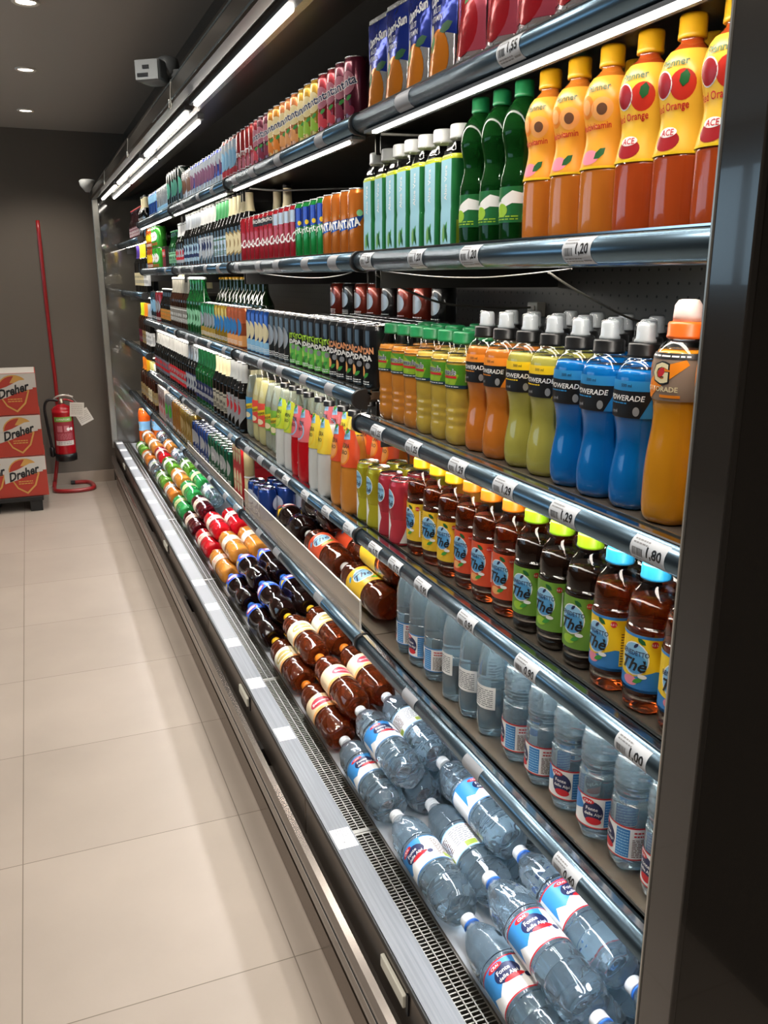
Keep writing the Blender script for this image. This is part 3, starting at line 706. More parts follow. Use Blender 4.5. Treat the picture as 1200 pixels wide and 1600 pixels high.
# ---- glass beer bottles
def beer(glass, foil, lab, accent, capm, style, h=230, r=30):
    k = h / 230
    pr = [(0, 2), (r - 3, 0), (r, 3), (r, 118 * k), (r - 2, 134 * k), (r * .66, 154 * k), (14.5, 174 * k), (13, 200 * k), (13, 224 * k)]
    P = spline(mm(pr), 3); t = empty('beer_bottle'); bm = bmesh.new(); lathe(bm, P, 22); finish('body', bm, glass, t, True)
    bm = bmesh.new(); lathe(bm, mm([(13.6, 220 * k), (14.8, 222 * k), (13.6, 228 * k), (10, h)]), 22, CAPRIB(20)); finish('crown_cap', bm, capm, t, True)
    if foil:
        Q = [(rr + .0006, z) for rr, z in P if 160 * k / 1000 < z < 219 * k / 1000]; bm = bmesh.new(); lathe(bm, Q, 22, cap=False); finish('neck_label', bm, foil, t, True)
    R = r / 1000; A = Art()
    if style == 'oval': A.ell(0, .068 * k, R * 1.25, .040 * k, accent, 0); A.ell(0, .068 * k, R * 1.10, .034 * k, lab, 1); A.ell(0, .068 * k, R * .42, .014 * k, accent, 2)
    elif style == 'slash': A.poly([(-R * 1.3, .030 * k), (R * 1.3, .020 * k), (R * 1.3, .085 * k), (-R * 1.3, .112 * k)], lab, 0); A.poly([(-R * 1.3, .046 * k), (R * 1.3, .036 * k), (R * 1.3, .050 * k), (-R * 1.3, .062 * k)], accent, 1); A.ell(0, .075 * k, R * .5, R * .4, accent, 1)
    elif style == 'shield': A.poly([(-R * 1.2, .110 * k), (R * 1.2, .110 * k), (R * 1.2, .055 * k), (0, .018 * k), (-R * 1.2, .055 * k)], lab, 0); A.ell(0, .075 * k, R * .55, R * .6, accent, 1); A.text('BIRRA', 0, .098 * k, .008, accent, 2)
    else: band(A, R, .030 * k, .098 * k, lab); band(A, R, .086 * k, .090 * k, accent, 1); A.text('BEER', 0, .064 * k, .014, accent, 2); A.lines(-R, .034 * k, R, .050 * k, 3, accent, 2)
    A.build('label', wrap(P, R), t, du=.005, dz=.01, smooth=True)
    return t
# ---- 1.5 l bottles, used lying down
def big(drink, capm, lab, style, name='soda_bottle', r=44, h=335, crinkle=None, second=None, ringm=None):
    k = h / 335
    pr = [(0, 6), (30, 0), (40, 6), (r, 22), (r, 60 * k), (r - 1.5, 68 * k), (r, 76 * k), (r, 100 * k), (r - .8, 104 * k), (r - .8, 190 * k), (r, 194 * k), (r, 215 * k), (r - 1.5, 226 * k), (r - 1, 240 * k), (r * .86, 262 * k), (r * .62, 286 * k), (r * .38, 304 * k), (14, 312 * k), (13.5, 316 * k)]
    if style == 'waist': pr = [(0, 6), (30, 0), (40, 6), (r, 24), (r, 70 * k), (r - 6, 108 * k), (r - 6.5, 135 * k), (r - 2, 165 * k), (r, 190 * k), (r, 222 * k), (r * .92, 246 * k), (r * .66, 280 * k), (r * .38, 304 * k), (14, 312 * k), (13.5, 316 * k)]
    P = spline(mm(pr), 3); t = empty(name); mod = petal(5, .028, .12); seg = 32
    if crinkle:
        fl = lambda a, z: mod(a, z) * (1 + (.022 * math.cos(10 * a + z * 40) if z > .2 * k else (.010 * math.cos(14 * a) if z < .1 * k else 0)))
        bm = bmesh.new(); lathe(bm, P, 60, fl); finish('body', bm, crinkle, t, True)
    else:
        bm = bmesh.new(); lathe(bm, P, seg, mod); finish('body', bm, SHELL, t, True)
        Q = [(max(a - .001, .001), z) for a, z in P if z < .300 * k]; Q[0] = (Q[0][0], Q[0][1] + .001)
        bm = bmesh.new(); lathe(bm, Q, seg, mod); finish('drink', bm, drink, t, True)
    cap_mesh(t, .0152, .315 * k, .333 * k, capm)
    ring_mesh(t, .0165, .309 * k, .004, ringm or capm)
    R = r / 1000; A = Art(); z0, z1 = .108 * k, .186 * k
    if style == 'water':
        band(A, R, z0, z1, WHITE); band(A, R, z0, z0 + .003, second or BLUE, 1); band(A, R, z1 - .003, z1, second or BLUE, 1)
        for s in (0, .140):
            A.poly([(s - .060, z0 + .012), (s - .048, z0 + .034), (s - .030, z0 + .022), (s - .006, z0 + .040), (s + .024, z0 + .026), (s + .03, z1 - .003), (s - .060, z1 - .003)], M('alpine_blue', '3a8ed0', .4), 1)
            A.ell(s + .004, z0 + .048, .026, .018, NAVY, 2); A.ell(s + .012, z0 + .033, .020, .005, RED, 3); A.text('Fonte', s, z0 + .054, .0085, WHITE, 4); A.text('delle Alpi', s + .004, z0 + .042, .0075, WHITE, 4, maxw=.040); A.ell(s - .010, z0 + .068, .016, .0055, RED, 3); A.text('CRAI', s - .010, z0 + .068, .0055, WHITE, 5); A.ell(s + .036, z0 + .028, .006, .006, NAVY, 3)
        A.lines(.050, z0 + .012, .092, z1 - .012, 9, BROWN, 2); A.rect(.060, z0 + .005, .085, z0 + .018, M('eco_green', 'a2b444', .4), 3)
    elif style == 'eco':
        band(A, R, z0, z1, WHITE); band(A, R, z0, z0 + .003, SKY, 1); band(A, R, z1 - .003, z1, SKY, 1)
        for s in (-.07, 0, .07): A.lines(s - .030, z0 + .022, s + .030, z1 - .008, 8, BROWN if s else GREY, 2); A.rect(s - .012, z0 + .005, s + .014, z0 + .020, M('eco_green', 'a2b444', .4), 3)
    elif style == 'waist':
        band(A, R, .196 * k, .254 * k, lab); A.ell(0, .222 * k, .024, .015, second or RED, 1); A.ell(0, .222 * k, .018, .009, WHITE, 2); A.poly([(-.060, .205 * k), (-.040, .232 * k), (-.028, .210 * k)], YEL, 1); A.text('pepsi', .056, .222 * k, .014, WHITE, 2)
    elif style == 'paper':
        band(A, R, z0, z1, lab)
        for s in (0, .140): A.ell(s, (z0 + z1) / 2, .034, .020, second or RED, 1); A.text('ice tea' if second is None else 'Bevanda', s, (z0 + z1) / 2, .011, WHITE, 3); 
        band(A, R, z0, z0 + .012, PEACH, 1); A.lines(.045, z0 + .015, .085, z1 - .01, 7, GREY, 2)
    elif style == 'tea':
        band(A, R, z0 - .02, z1 + .012, lab)
        for s in (0, .140): A.ell(s, .150 * k, .030, .034, WHITE, 1); A.ell(s, .150 * k, .027, .031, SKY, 2); A.text('Thè', s, .148 * k, .026, NAVY, 4, italic=.35); A.text('BENEDETTO', s, .170 * k, .007, NAVY, 4, maxw=.05); A.ell(s + .004, .106 * k, .018, .012, PEACH, 2); A.leaf(s + .02, .112 * k, .026, .012, GREEN, .5, 3); A.leaf(s - .034, .175 * k, .022, .010, M('fruit_blue', '4ca0d8', .4), .8, 3)
    else:
        band(A, R, z0 + .005, z1 - .012, lab)
        for s in (0, .140): A.rect(s - .034, z0 + .036, s + .034, z0 + .050, second or RED, 1); A.text(style, s, z0 + .043, .009, WHITE, 3, maxw=.06); A.lines(s - .03, z0 + .012, s + .03, z0 + .028, 2, second or RED, 2)
    A.build('label', wrap(P, R), t, du=.006, dz=.012, smooth=True)
    return t
# ---- juice pouch (stand-up foil pouch)
def pouch(kind):
    t = empty('juice_pouch'); W, H = .050, .190
    def surf(u, z, side=-1):
        q = max(0, min(1, z / H)); d = .024 * (1 - q) ** .7 * (1 - min(1, abs(u) / W) ** 2) + .0008
        tp = 1 - .10 * math.sin(q * PI) + (.0 if q < .9 else -.02)
        return Vector((u * tp, side * d, z))
    foil = bump(M('foil_' + kind, 'd0d2d4' if kind == 'multi' else 'd8c8cc', .16, .75), 26, .8, .004)
    bm = bmesh.new(); N, K = 12, 14
    for side in (-1, 1):
        g = [[bm.verts.new(surf(-W + 2 * W * i / N, H * j / K, side)) for i in range(N + 1)] for j in range(K + 1)]
        for j in range(K):
            for i in range(N): bm.faces.new((g[j][i], g[j][i + 1], g[j + 1][i + 1], g[j + 1][i]))
    bmesh.ops.remove_doubles(bm, verts=bm.verts[:], dist=.0017)
    finish('pouch_body', bm, foil, t, True)
    A = Art()
    if kind == 'multi':
        blue = bump(M('foil_blue_print', '20389c', .18, .45), 26, .8, .004); A.poly([(-W, .070), (-.02, .060), (.01, .075), (W, .066), (W, .149), (-W, .149)], blue, 1)
        ora = bump(M('foil_orange_print', 'e08420', .2, .3), 26, .6, .004); A.ell(.006, .042, .029, .036, ora, 2); A.ell(-.026, .074, .016, .014, CREAM, 3); A.leaf(-.008, .060, .024, .010, GREEN, 1.2, 4); A.leaf(.026, .078, .030, .012, DKGREEN, .3, 4)
        A.text('Capri-Sun', 0, .122, .014, WHITE, 5, rot=.12, bold=.04, maxw=.078); A.text('MULTI', -.008, .104, .008, WHITE, 5); A.text('VITAMIN', -.006, .093, .008, WHITE, 5)
    else:
        pk = bump(M('foil_pink_print', 'd0586c', .2, .4), 26, .8, .004); A.poly([(-W, .030), (W, .030), (W, .149), (-W, .149)], pk, 1)
        rd = bump(M('foil_red_print', 'b81c28', .18, .3), 26, .6, .004); A.ell(.004, .062, .031, .036, rd, 2); A.leaf(.008, .098, .026, .012, GREEN, .8, 4); A.text('Capri-Sun', 0, .124, .014, WHITE, 5, rot=.12, bold=.04, maxw=.078); A.lines(-.03, .012, .034, .026, 2, GREY, 3)
    A.build('printed_front', lambda u, z, l: tuple(surf(u * 1.086, z * 1.267) + Vector((0, -.0005 - .0002 * l, 0))), t, du=.006, dz=.010, smooth=True)
    bm = bmesh.new(); box(bm, -W * .97, W * .97, -.0015, .0015, H, H + .008); finish('top_seal', bm, foil, t)
    return t
# ---- cartons and packs
def carton(name, w_, d_, h, bodym, art, cap=None):
    t = empty(name); bm = bmesh.new(); box(bm, -w_ / 2, w_ / 2, -d_ / 2, d_ / 2, 0, h, bevel=.001); bd = finish('carton_body', bm, bodym, t)
    merge(bd, art.build('print', lambda u, z, l: (u, -d_ / 2 - .0004 - .0003 * l, z), None, du=None))
    if cap:
        c = cap_mesh(t, .014, h - .001, h + .012, cap)
    return t

# ------------------------------------------------------------------ placing products
ORD = ['nearest', 'second', 'third', 'fourth', 'fifth', 'sixth', 'seventh', 'eighth', 'ninth', 'tenth', 'eleventh', 'twelfth', 'thirteenth', 'fourteenth', 'fifteenth',
       'sixteenth', 'seventeenth', 'eighteenth', 'nineteenth', 'twentieth']
USED = {}; SEEN = set()
def nth(i): return ORD[i] if i < 20 else 'twenty-' + ['first', 'second', 'third', 'fourth', 'fifth', 'sixth', 'seventh', 'eighth', 'ninth'][i - 20]
def put(proto, mats, desc, where, cat, plural):
    """proto placed once itself, then as copies; mats = list of matrices, near to far"""
    key = (desc, where); n0 = USED.get(key, 0); tot = n0 + len(mats)
    for i, mt in enumerate(mats):
        o = proto if not proto.get('_placed') else copy_tree(proto)
        proto['_placed'] = 1
        if len(mats) == 1 and n0 == 0: lab = '%s, %s' % (desc, where)
        else: lab = '%s, %s, %s' % (desc, 'nearest one' if n0 + i == 0 else nth(n0 + i) + ' from near end', where)
        tag(o, lab, cat, '%s %s' % (plural, where)); o.matrix_world = mt
    USED[key] = tot
def stand(x, y, z, deg=0): return Matrix.Translation((x, y, z)) @ Matrix.Rotation(math.radians(-90 + deg), 4, 'Z')
def lie(x, y, z, roll=0): return Matrix.Translation((x, y, z)) @ Matrix.Rotation(math.radians(-90), 4, 'X') @ Matrix.Rotation(math.radians(roll), 4, 'Z')
def row(proto, z, x, ys, desc, where, cat, plural, jit=6, face=0):
    put(proto, [stand(x + random.uniform(-.002, .002), y, z, face + random.uniform(-jit, jit)) for y in ys], desc, where, cat, plural)
def run(y0, y1, pitch):
    n = max(1, int((y1 - y0) / pitch + .001)); return [y0 + pitch / 2 + i * pitch for i in range(n)]
B2, B4, B5, B6 = S2 - .006, S4 - .006, S5 - .006, S6 - .006; B1 = S1 - .006; B3 = S3 - .006
T1, T2, T3, T4, T5 = 'on top shelf', 'on second shelf', 'on third shelf', 'on fourth shelf', 'on fifth shelf'
BOT = 'bottle'; CAN = 'can'

# -- second shelf, near module: juices, green bottles, aloe
ace = juice('ace'); mv = juice('multi')
row(ace, B2, .722, [.790, .862, .934], 'yellow-capped red juice bottle', T2, BOT, 'red juice bottles', face=16)
row(mv, B2, .722, [1.006, 1.078, 1.150], 'yellow-capped orange juice bottle', T2, BOT, 'orange juice bottles', face=16)
row(mv, B2, .800, [.915, 1.06], 'yellow-capped orange juice bottle', 'second shelf back row', BOT, 'orange juice bottles')
gw = green_water(); row(gw, B2, .722, [1.222, 1.292, 1.362], 'dark green water bottle', T2, BOT, 'dark green bottles')
row(gw, B2, .800, [1.19], 'dark green water bottle', 'second shelf back row', BOT, 'dark green bottles')
al = aloe(); row(al, B2, .722, [1.434 + .064 * i for i in range(7)], 'square aloe drink bottle', T2, BOT, 'square aloe drink bottles', jit=2)
# -- second shelf cans
y = 1.915
for proto, n, desc, pl in ((can_orange(), 4, 'slim orange soda can', 'orange cans'), (can_lime(), 4, 'slim blue-green soda can', 'blue-green cans'), (can_cola('light'), 4, 'slim silver-topped cola can', 'silver-topped cola cans'),
                           (can_cola('zero'), 4, 'slim black-topped cola can', 'black-topped cola cans'), (can_cola(''), 3, 'slim red cola can', 'red cola cans')):
    row(proto, B2, .716, [y + .0595 * i for i in range(n)], desc, T2, CAN, pl, jit=4, face=14); y += .0595 * n
# -- second shelf beers
b_cream = beer(G_DARK, CREAM, CREAM, M('label_tan', 'a08858', .5), C_BLACK, 'oval', 240); b_green = beer(G_DARK, M('foil_green', '4aa060', .35, .3), SILVER, DKGREEN, C_WHITE, 'band', 238)
b_white = beer(G_DARK, M('foil_white', 'dcdcd8', .35, .2), M('label_silver', 'b8bcc0', .4, .3), NAVY, C_WHITE, 'shield', 236); b_silver = beer(G_DARK, SILVER, M('label_ice', 'a8c0cc', .35, .4), NAVY, C_WHITE, 'slash', 232)
b_redw = beer(G_DARK, WHITE, M('label_silver', 'b8bcc0', .4, .3), RED, C_WHITE, 'slash', 205)
y = 2.988
for proto, n, desc, pl in ((b_cream, 5, 'dark beer bottle with cream foil', 'cream-foil beers'), (b_green, 4, 'dark beer bottle with green foil', 'green-foil beers'), (b_white, 5, 'dark beer bottle with white foil', 'white-foil beers'),
                           (b_silver, 6, 'dark beer bottle with silver foil', 'silver-foil beers'), (b_redw, 4, 'small beer bottle with white neck', 'white-neck beers')):
    row(proto, B2, .720, [y + .062 * i for i in range(n)], desc, T2, BOT, pl); y += .062 * n
row(b_cream, B2, .80, [2.93, 2.80], 'dark beer bottle with cream foil', 'second shelf back row', BOT, 'cream-foil beers')
row(beer(G_GREEN, None, M('label_mint', '8cc8a0', .4), DKGREEN, C_GREEN, 'band', 180, 28), B2, .72, [y + .06 * i for i in range(4)], 'short green beer bottle with pale label', T2, BOT, 'short green bottles'); y += .24
A = Art(); A.rect(-.055, .004, .055, .056, DKRED, 1); A.rect(-.055, .060, .055, .100, RED, 1); A.text('BIRRA', 0, .08, .02, WHITE, 3)
row(carton('beer_multipack', .12, .19, .115, M('pack_dark', '2a2622', .5), A), B2, .80, [4.93], 'dark red six-pack box', T2, 'box', 'six-packs', jit=0)
cg = can_bar(33, 115, 'can_bright_green', '4cc040', midc=WHITE, word='7UP', wordm=RED); co = can_bar(33, 115, 'can_deep_orange', 'd8662a', midc=YEL)
for lv in (0, 1):
    row(cg, B2 + .1152 * lv, .72, [5.10, 5.172, 5.244], 'bright green soda can, %s layer' % ('upper' if lv else 'lower'), T2, CAN, 'stacked green cans')
    row(co, B2 + .1152 * lv, .72, [5.33, 5.402, 5.474], 'deep orange soda can, %s layer' % ('upper' if lv else 'lower'), T2, CAN, 'stacked orange cans')

# -- top shelf
pm, pr_ = pouch('multi'), pouch('red')
row(pr_, B1, .722, [1.00, 1.10, 1.20, 1.30, 1.40], 'red foil fruit drink pouch', T1, 'pouch', 'red juice pouches', jit=5)
row(pm, B1, .722, [1.505, 1.607, 1.709, 1.811], 'blue and orange fruit drink pouch', T1, 'pouch', 'blue juice pouches', jit=5)
FR = [('can_plum', '6a2238', M('plum', '8c1c3c', .4)), ('can_crimson', 'a02432', M('berry', 'd83c48', .4)), ('can_pineapple', 'd0a030', LIME), ('can_peach', 'd8844a', PEACH), ('can_apricot', 'd89030', ORA)]
y = 1.935; slim = {}
for key, n in (('can_plum', 2), ('can_crimson', 2), ('can_pineapple', 3), ('can_peach', 3), ('can_apricot', 2), ('can_plum', 2), ('can_crimson', 1)):
    f = [q for q in FR if q[0] == key][0]
    if key not in slim: slim[key] = can_exotic(*f)
    d = {'can_plum': 'slim plum soda can', 'can_crimson': 'slim crimson soda can', 'can_pineapple': 'slim yellow soda can', 'can_peach': 'slim peach soda can', 'can_apricot': 'slim apricot soda can'}[key]
    row(slim[key], B1, .716, [y + .0595 * i for i in range(n)], d, T1, CAN, 'fruit soda cans', jit=10, face=22); y += .0595 * n
for proto, n, pitch, desc, pl in ((can_bar(29, 145, 'can_scarlet', 'b02828', word='FRUTTA'), 4, .0595, 'slim scarlet soda can', 'scarlet cans'),
        (can_bar(29, 145, 'can_multicolour', '7a3030', midc=SKY, top=SILVER, low=RED), 4, .0595, 'slim red and silver can', 'red and silver cans'),
        (can_bar(26.5, 135, 'can_energy_blue', '34489a', top=SILVER, midc=M('can_mauve', '7a4a68', .4), low=SILVER, name='energy_drink_can'), 12, .0545, 'narrow blue-silver energy can', 'blue-silver energy cans'),
        (can_bar(26.5, 135, 'can_white', 'c8c4c4', midc=BROWN, name='energy_drink_can'), 4, .0545, 'narrow white energy can', 'white energy cans'),
        (can_bar(33, 168, 'can_energy_black', '182822', midc=M('acid_green', '4aa088', .4), name='energy_drink_can'), 6, .0675, 'tall dark energy can with green mark', 'tall dark energy cans'),
        (can_bar(26.5, 135, 'can_pale_silver', 'a8b0b4', low=SKY, name='energy_drink_can'), 8, .0545, 'narrow pale silver can', 'pale silver cans'),
        (can_bar(26.5, 135, 'can_royal_blue', '2c58a8', top=SKY, name='energy_drink_can'), 6, .0545, 'narrow royal blue can', 'royal blue cans')):
    row(proto, B1, .716, [y + pitch / 2 + pitch * i - .03 for i in range(n)], desc, T1, CAN, pl, jit=20); y += pitch * n

# -- third shelf, near module: sports drinks and lemonades
row(sport_big(), B4, .735, [.765, .842], 'big orange-capped amber sport bottle', T3, BOT, 'amber sport bottles', jit=3, face=18)
sb, so, sy = sport(D_BLUE, M('sport_blue', '2a84c0', .4)), sport(D_DORANGE, M('sport_orange', 'f09028', .4)), sport(D_CIT, YEL)
row(sb, B4, .735, [.920, .991, 1.062], 'bright blue sports drink bottle', T3, BOT, 'blue sports drinks', face=26)
row(sy, B4, .735, [1.133, 1.204], 'yellow-green sports drink bottle', T3, BOT, 'yellow sports drinks', jit=14, face=20)
row(so, B4, .735, [1.275, 1.345], 'orange sports drink bottle', T3, BOT, 'orange sports drinks', face=24)
BR = 'third shelf second row'
row(sb, B4, .810, [.930, 1.006, 1.082], 'bright blue sports drink bottle', BR, BOT, 'blue sports drinks')
row(sy, B4, .810, [1.158, 1.234], 'yellow-green sports drink bottle', BR, BOT, 'yellow sports drinks')
row(so, B4, .810, [1.310, 1.386], 'orange sports drink bottle', BR, BOT, 'orange sports drinks')
row(sb, B4, .885, [.930, 1.006, 1.082, 1.158], 'bright blue sports drink bottle', 'third shelf rear row', BOT, 'blue sports drinks')
row(sy, B4, .885, [1.234, 1.31], 'yellow-green sports drink bottle', 'third shelf rear row', BOT, 'yellow sports drinks')
ly, lo_ = lemonade(D_LEMON), lemonade(D_ORANGE)
row(ly, B4, .728, [1.413, 1.4785, 1.544], 'yellow lemonade bottle with green cap', T3, BOT, 'yellow lemonades', jit=10)
row(lo_, B4, .728, [1.6095, 1.675, 1.7405], 'orange lemonade bottle with green cap', T3, BOT, 'orange lemonades', jit=10)
row(ly, B4, .806, [1.46, 1.532, 1.604], 'yellow lemonade bottle with green cap', BR, BOT, 'yellow lemonades')
row(lo_, B4, .806, [1.676, 1.742], 'orange lemonade bottle with green cap', BR, BOT, 'orange lemonades')
row(ly, B4, .880, [1.48, 1.56, 1.64], 'yellow lemonade bottle with green cap', 'third shelf rear row', BOT, 'yellow lemonades')

# -- third shelf, middle modules: slim dark cans, beer cans, bottles
mx_, mj = can_mixer('MEXICAN', PEACH, M('mixer_orange', 'e8a070', .4)), can_mixer('MOJITO', M('lime_fruit', 'b8d870', .4), LIME)
bk = can_bar(29, 145, 'can_graphite', '3a3e40', midc=SILVER); blc = can_bar(29, 145, 'can_deep_blue', '1c4a94', midc=CREAM, low=SKY)
obc = can_bar(29, 145, 'can_rust', 'c4643c', top=M('can_rust_top', 'c4643c', .35, .3), midc=BLUE, low=PEACH); ybc = can_bar(29, 145, 'can_mustard', 'c8a030', midc=BLUE); gnc = can_bar(29, 145, 'can_emerald', '1c8048', midc=SILVER, low=GOLD)
for (proto, y0, n, desc, pl) in ((mx_, 1.825, 5, 'black slim mixer can with orange lettering', 'orange-lettered mixer cans'), (mj, 2.125, 6, 'black and green slim mixer can', 'green mixer cans'), (bk, 2.485, 4, 'graphite slim beer can', 'graphite cans'),
                                 (blc, 2.725, 5, 'deep blue slim beer can', 'deep blue cans'), (obc, 3.10, 4, 'rust orange slim beer can', 'rust orange cans'), (ybc, 3.34, 4, 'mustard yellow slim beer can', 'mustard cans'), (gnc, 3.58, 5, 'emerald slim beer can', 'emerald cans')):
    row(proto, B3, .716, [y0 + .0595 * i for i in range(n)], desc, T3, CAN, pl, jit=8)
for x, wh in ((.776, 'third shelf second row'), (.836, 'third shelf third row'), (.896, 'third shelf fourth row')):
    row(mx_, B3, x, [1.825 + .0595 * i for i in range(5)], 'black slim mixer can', wh, CAN, 'black mixer cans', jit=30)
    row(mj, B3, x, [2.125 + .0595 * i for i in range(6)], 'black and green slim mixer can', wh, CAN, 'green mixer cans', jit=30)
stk = can_bar(33, 115, 'can_brick', '8c3424', midc=SILVER); stk2 = can_bar(33, 115, 'can_charcoal', '2a2a2a', midc=SILVER)
for i in range(8):
    for lv in (0, 1): row(stk if i % 3 else stk2, B3 + .1152 * lv, 1.02, [2.10 + .12 * i], '%s can in the rear, %s layer' % ('brick red' if i % 3 else 'charcoal', 'upper' if lv else 'lower'), T3, CAN, 'rear stacked cans')
g66 = beer(M('olive_glass', '142410', .06, coat=.5), None, M('label_leaf', '1c6a30', .4), GOLD, C_YEL, 'oval', 250, 34)
row(g66, B3, .86, [3.36 + .075 * i for i in range(12)], 'tall green beer bottle with yellow neck', 'third shelf second row', BOT, 'tall green beers')
gb = beer(G_GREEN, None, M('label_mint', '8cc8a0', .4), DKGREEN, C_WHITE, 'oval', 250, 32); bb = beer(G_BROWN, M('foil_grey', '9a9688', .4), M('label_grey', '88847c', .5), WHITE, C_WHITE, 'band', 250, 32); tb = beer(G_DARK, None, M('label_amber', 'b08848', .5), ORA, C_WHITE, 'band', 190, 30)
row(gb, B3, .72, [3.905 + .066 * i for i in range(5)], 'clear green beer bottle', T3, BOT, 'clear green beers')
row(bb, B3, .72, [4.24 + .066 * i for i in range(8)], 'brown beer bottle with grey label', T3, BOT, 'grey-label beers')
row(tb, B3, .72, [4.78 + .062 * i for i in range(6)], 'short dark bottle with amber label', T3, BOT, 'amber-label bottles')
A = Art(); A.rect(-.06, .004, .06, .075, CREAM, 1); A.lines(-.05, .02, .05, .06, 4, GOLD, 2)
row(tb, B3, .82, [4.55 + .064 * i for i in range(5)], 'short dark bottle with amber label', 'third shelf second row', BOT, 'amber-label bottles')
row(carton('boxed_pack', .15, .12, .08, M('pack_cream', 'd8cfa0', .5), A), B3 + .194, .82, [4.60, 4.76], 'small cream box laid over the bottles', T3, 'box', 'cream boxes', jit=0)
row(can_bar(33, 168, 'can_brick_red', '90242c', midc=SILVER), B3, .722, [5.19, 5.26], 'tall brick red beer can', T3, CAN, 'tall brick red cans')
row(can_bar(33, 168, 'can_teal', '2c4c58', midc=SKY), B3, .722, [5.34, 5.41, 5.48], 'tall teal beer can', T3, CAN, 'tall teal cans')

# -- fourth shelf: iced teas, tea cans, carafes, tonics, beers
tb_, tg, to_, ty = tea(YEL, C_CYAN, D_TEA, PINK, True), tea(M('label_tea_green', '6c9a34', .4), C_LIME, D_DARKTEA, LIME), tea(M('label_tea_red', 'd8502c', .4), C_ORA, D_TEA, PEACH), tea(M('label_tea_yellow', 'e4bc2c', .4), C_YEL, D_TEA, YEL)
row(tb_, B5, .725, [.775, .848, .921], 'blue-capped iced tea bottle', T4, BOT, 'blue-capped teas', jit=12, face=14)
row(tg, B5, .725, [.994, 1.067, 1.140], 'lime-capped dark iced tea bottle', T4, BOT, 'lime-capped teas', face=14)
row(to_, B5, .725, [1.213, 1.286, 1.359], 'orange-capped iced tea bottle', T4, BOT, 'orange-capped teas', face=14)
row(ty, B5, .725, [1.432, 1.505, 1.578], 'yellow-capped iced tea bottle', T4, BOT, 'yellow-capped teas', jit=12, face=14)
BR4 = 'fourth shelf second row'
row(tb_, B5, .797, [.80, .872], 'blue-capped iced tea bottle', BR4, BOT, 'blue-capped teas')
row(tg, B5, .797, [.95, 1.02, 1.09], 'lime-capped dark iced tea bottle', BR4, BOT, 'lime-capped teas')
row(to_, B5, .797, [1.17, 1.24, 1.31], 'orange-capped iced tea bottle', BR4, BOT, 'orange-capped teas')
ctr, cty = can_tea('c43a48', 'rose', 0), can_tea('c8c030', 'chartreuse', 0)
row(ctr, B5, .712, [1.655, 1.722], 'rose iced tea can', T4, CAN, 'rose tea cans'); row(cty, B5, .712, [1.790, 1.858], 'yellow iced tea can', T4, CAN, 'yellow tea cans')
row(ctr, B5, .772, [1.70], 'rose iced tea can', BR4, CAN, 'rose tea cans'); row(cty, B5, .772, [1.765, 1.83], 'yellow iced tea can', BR4, CAN, 'yellow tea cans')
row(cty, B5, .834, [1.73, 1.80], 'yellow iced tea can', 'fourth shelf third row', CAN, 'yellow tea cans')
labO, labL, labR = M('sleeve_orange_red', 'e0522c', .35), M('sleeve_lemon', 'ecd444', .35), M('sleeve_pink', 'e07078', .35)
ca_o = carafe(D_ORANGE, C_BLACK, labO, 'ALLEGRA', ORA, ORA); ca_w = carafe(D_MILK, C_BLACK, labL, 'ALLEGRA', YEL, YEL); ca_r = carafe(D_RED, C_BLACK, labR, 'BITTER', SKY, RED); ca_l = carafe(D_MILK, C_BLACK, M('sleeve_lime', 'c8d83c', .35), 'LEMON', LIME, YEL)
row(ca_o, B5, .702, [1.935, 2.015], 'black-capped orange carafe bottle', T4, BOT, 'orange carafe bottles'); row(ca_w, B5, .702, [2.115, 2.195], 'black-capped white carafe bottle', T4, BOT, 'white carafe bottles')
row(ca_r, B5, .702, [2.295, 2.375], 'black-capped red carafe bottle', T4, BOT, 'red carafe bottles'); row(ca_l, B5, .702, [2.455, 2.535], 'black-capped lime-label carafe bottle', T4, BOT, 'lime carafe bottles')
row(ca_o, B5, .800, [1.91, 1.99, 2.07], 'black-capped orange carafe bottle', BR4, BOT, 'orange carafe bottles'); row(ca_w, B5, .800, [2.15, 2.23], 'black-capped white carafe bottle', BR4, BOT, 'white carafe bottles'); row(ca_r, B5, .800, [2.31, 2.39], 'black-capped red carafe bottle', BR4, BOT, 'red carafe bottles')
row(ca_o, B5, .905, [1.66, 1.74, 1.82, 1.90, 1.98], 'black-capped orange carafe bottle', 'fourth shelf third row', BOT, 'orange carafe bottles')
tn_g, tn_r, tn_b, tn_w = tonic(D_TONIC, M('tonic_green', '74a838', .4)), tonic(D_YELL, M('tonic_red', 'd8483c', .4)), tonic(D_TONIC, M('tonic_blue', '3c8cc0', .4)), tonic(D_TONIC, M('tonic_lime', '80cc48', .4))
row(tn_w, B5, .740, [2.625], 'yellow-capped bottle with lime label', T4, BOT, 'tonic bottles', face=40)
row(tn_g, B5, .740, [2.715, 2.803], 'yellow-capped bottle with green label', T4, BOT, 'tonic bottles'); row(tn_r, B5, .740, [2.891, 2.979], 'yellow-capped bottle with red label', T4, BOT, 'tonic bottles'); row(tn_b, B5, .740, [3.067], 'yellow-capped bottle with blue label', T4, BOT, 'tonic bottles')
row(tn_g, B5, .83, [2.70, 2.79], 'yellow-capped bottle with green label', BR4, BOT, 'tonic bottles'); row(tn_w, B5, .83, [2.61, 2.52], 'yellow-capped bottle with lime label', BR4, BOT, 'tonic bottles')
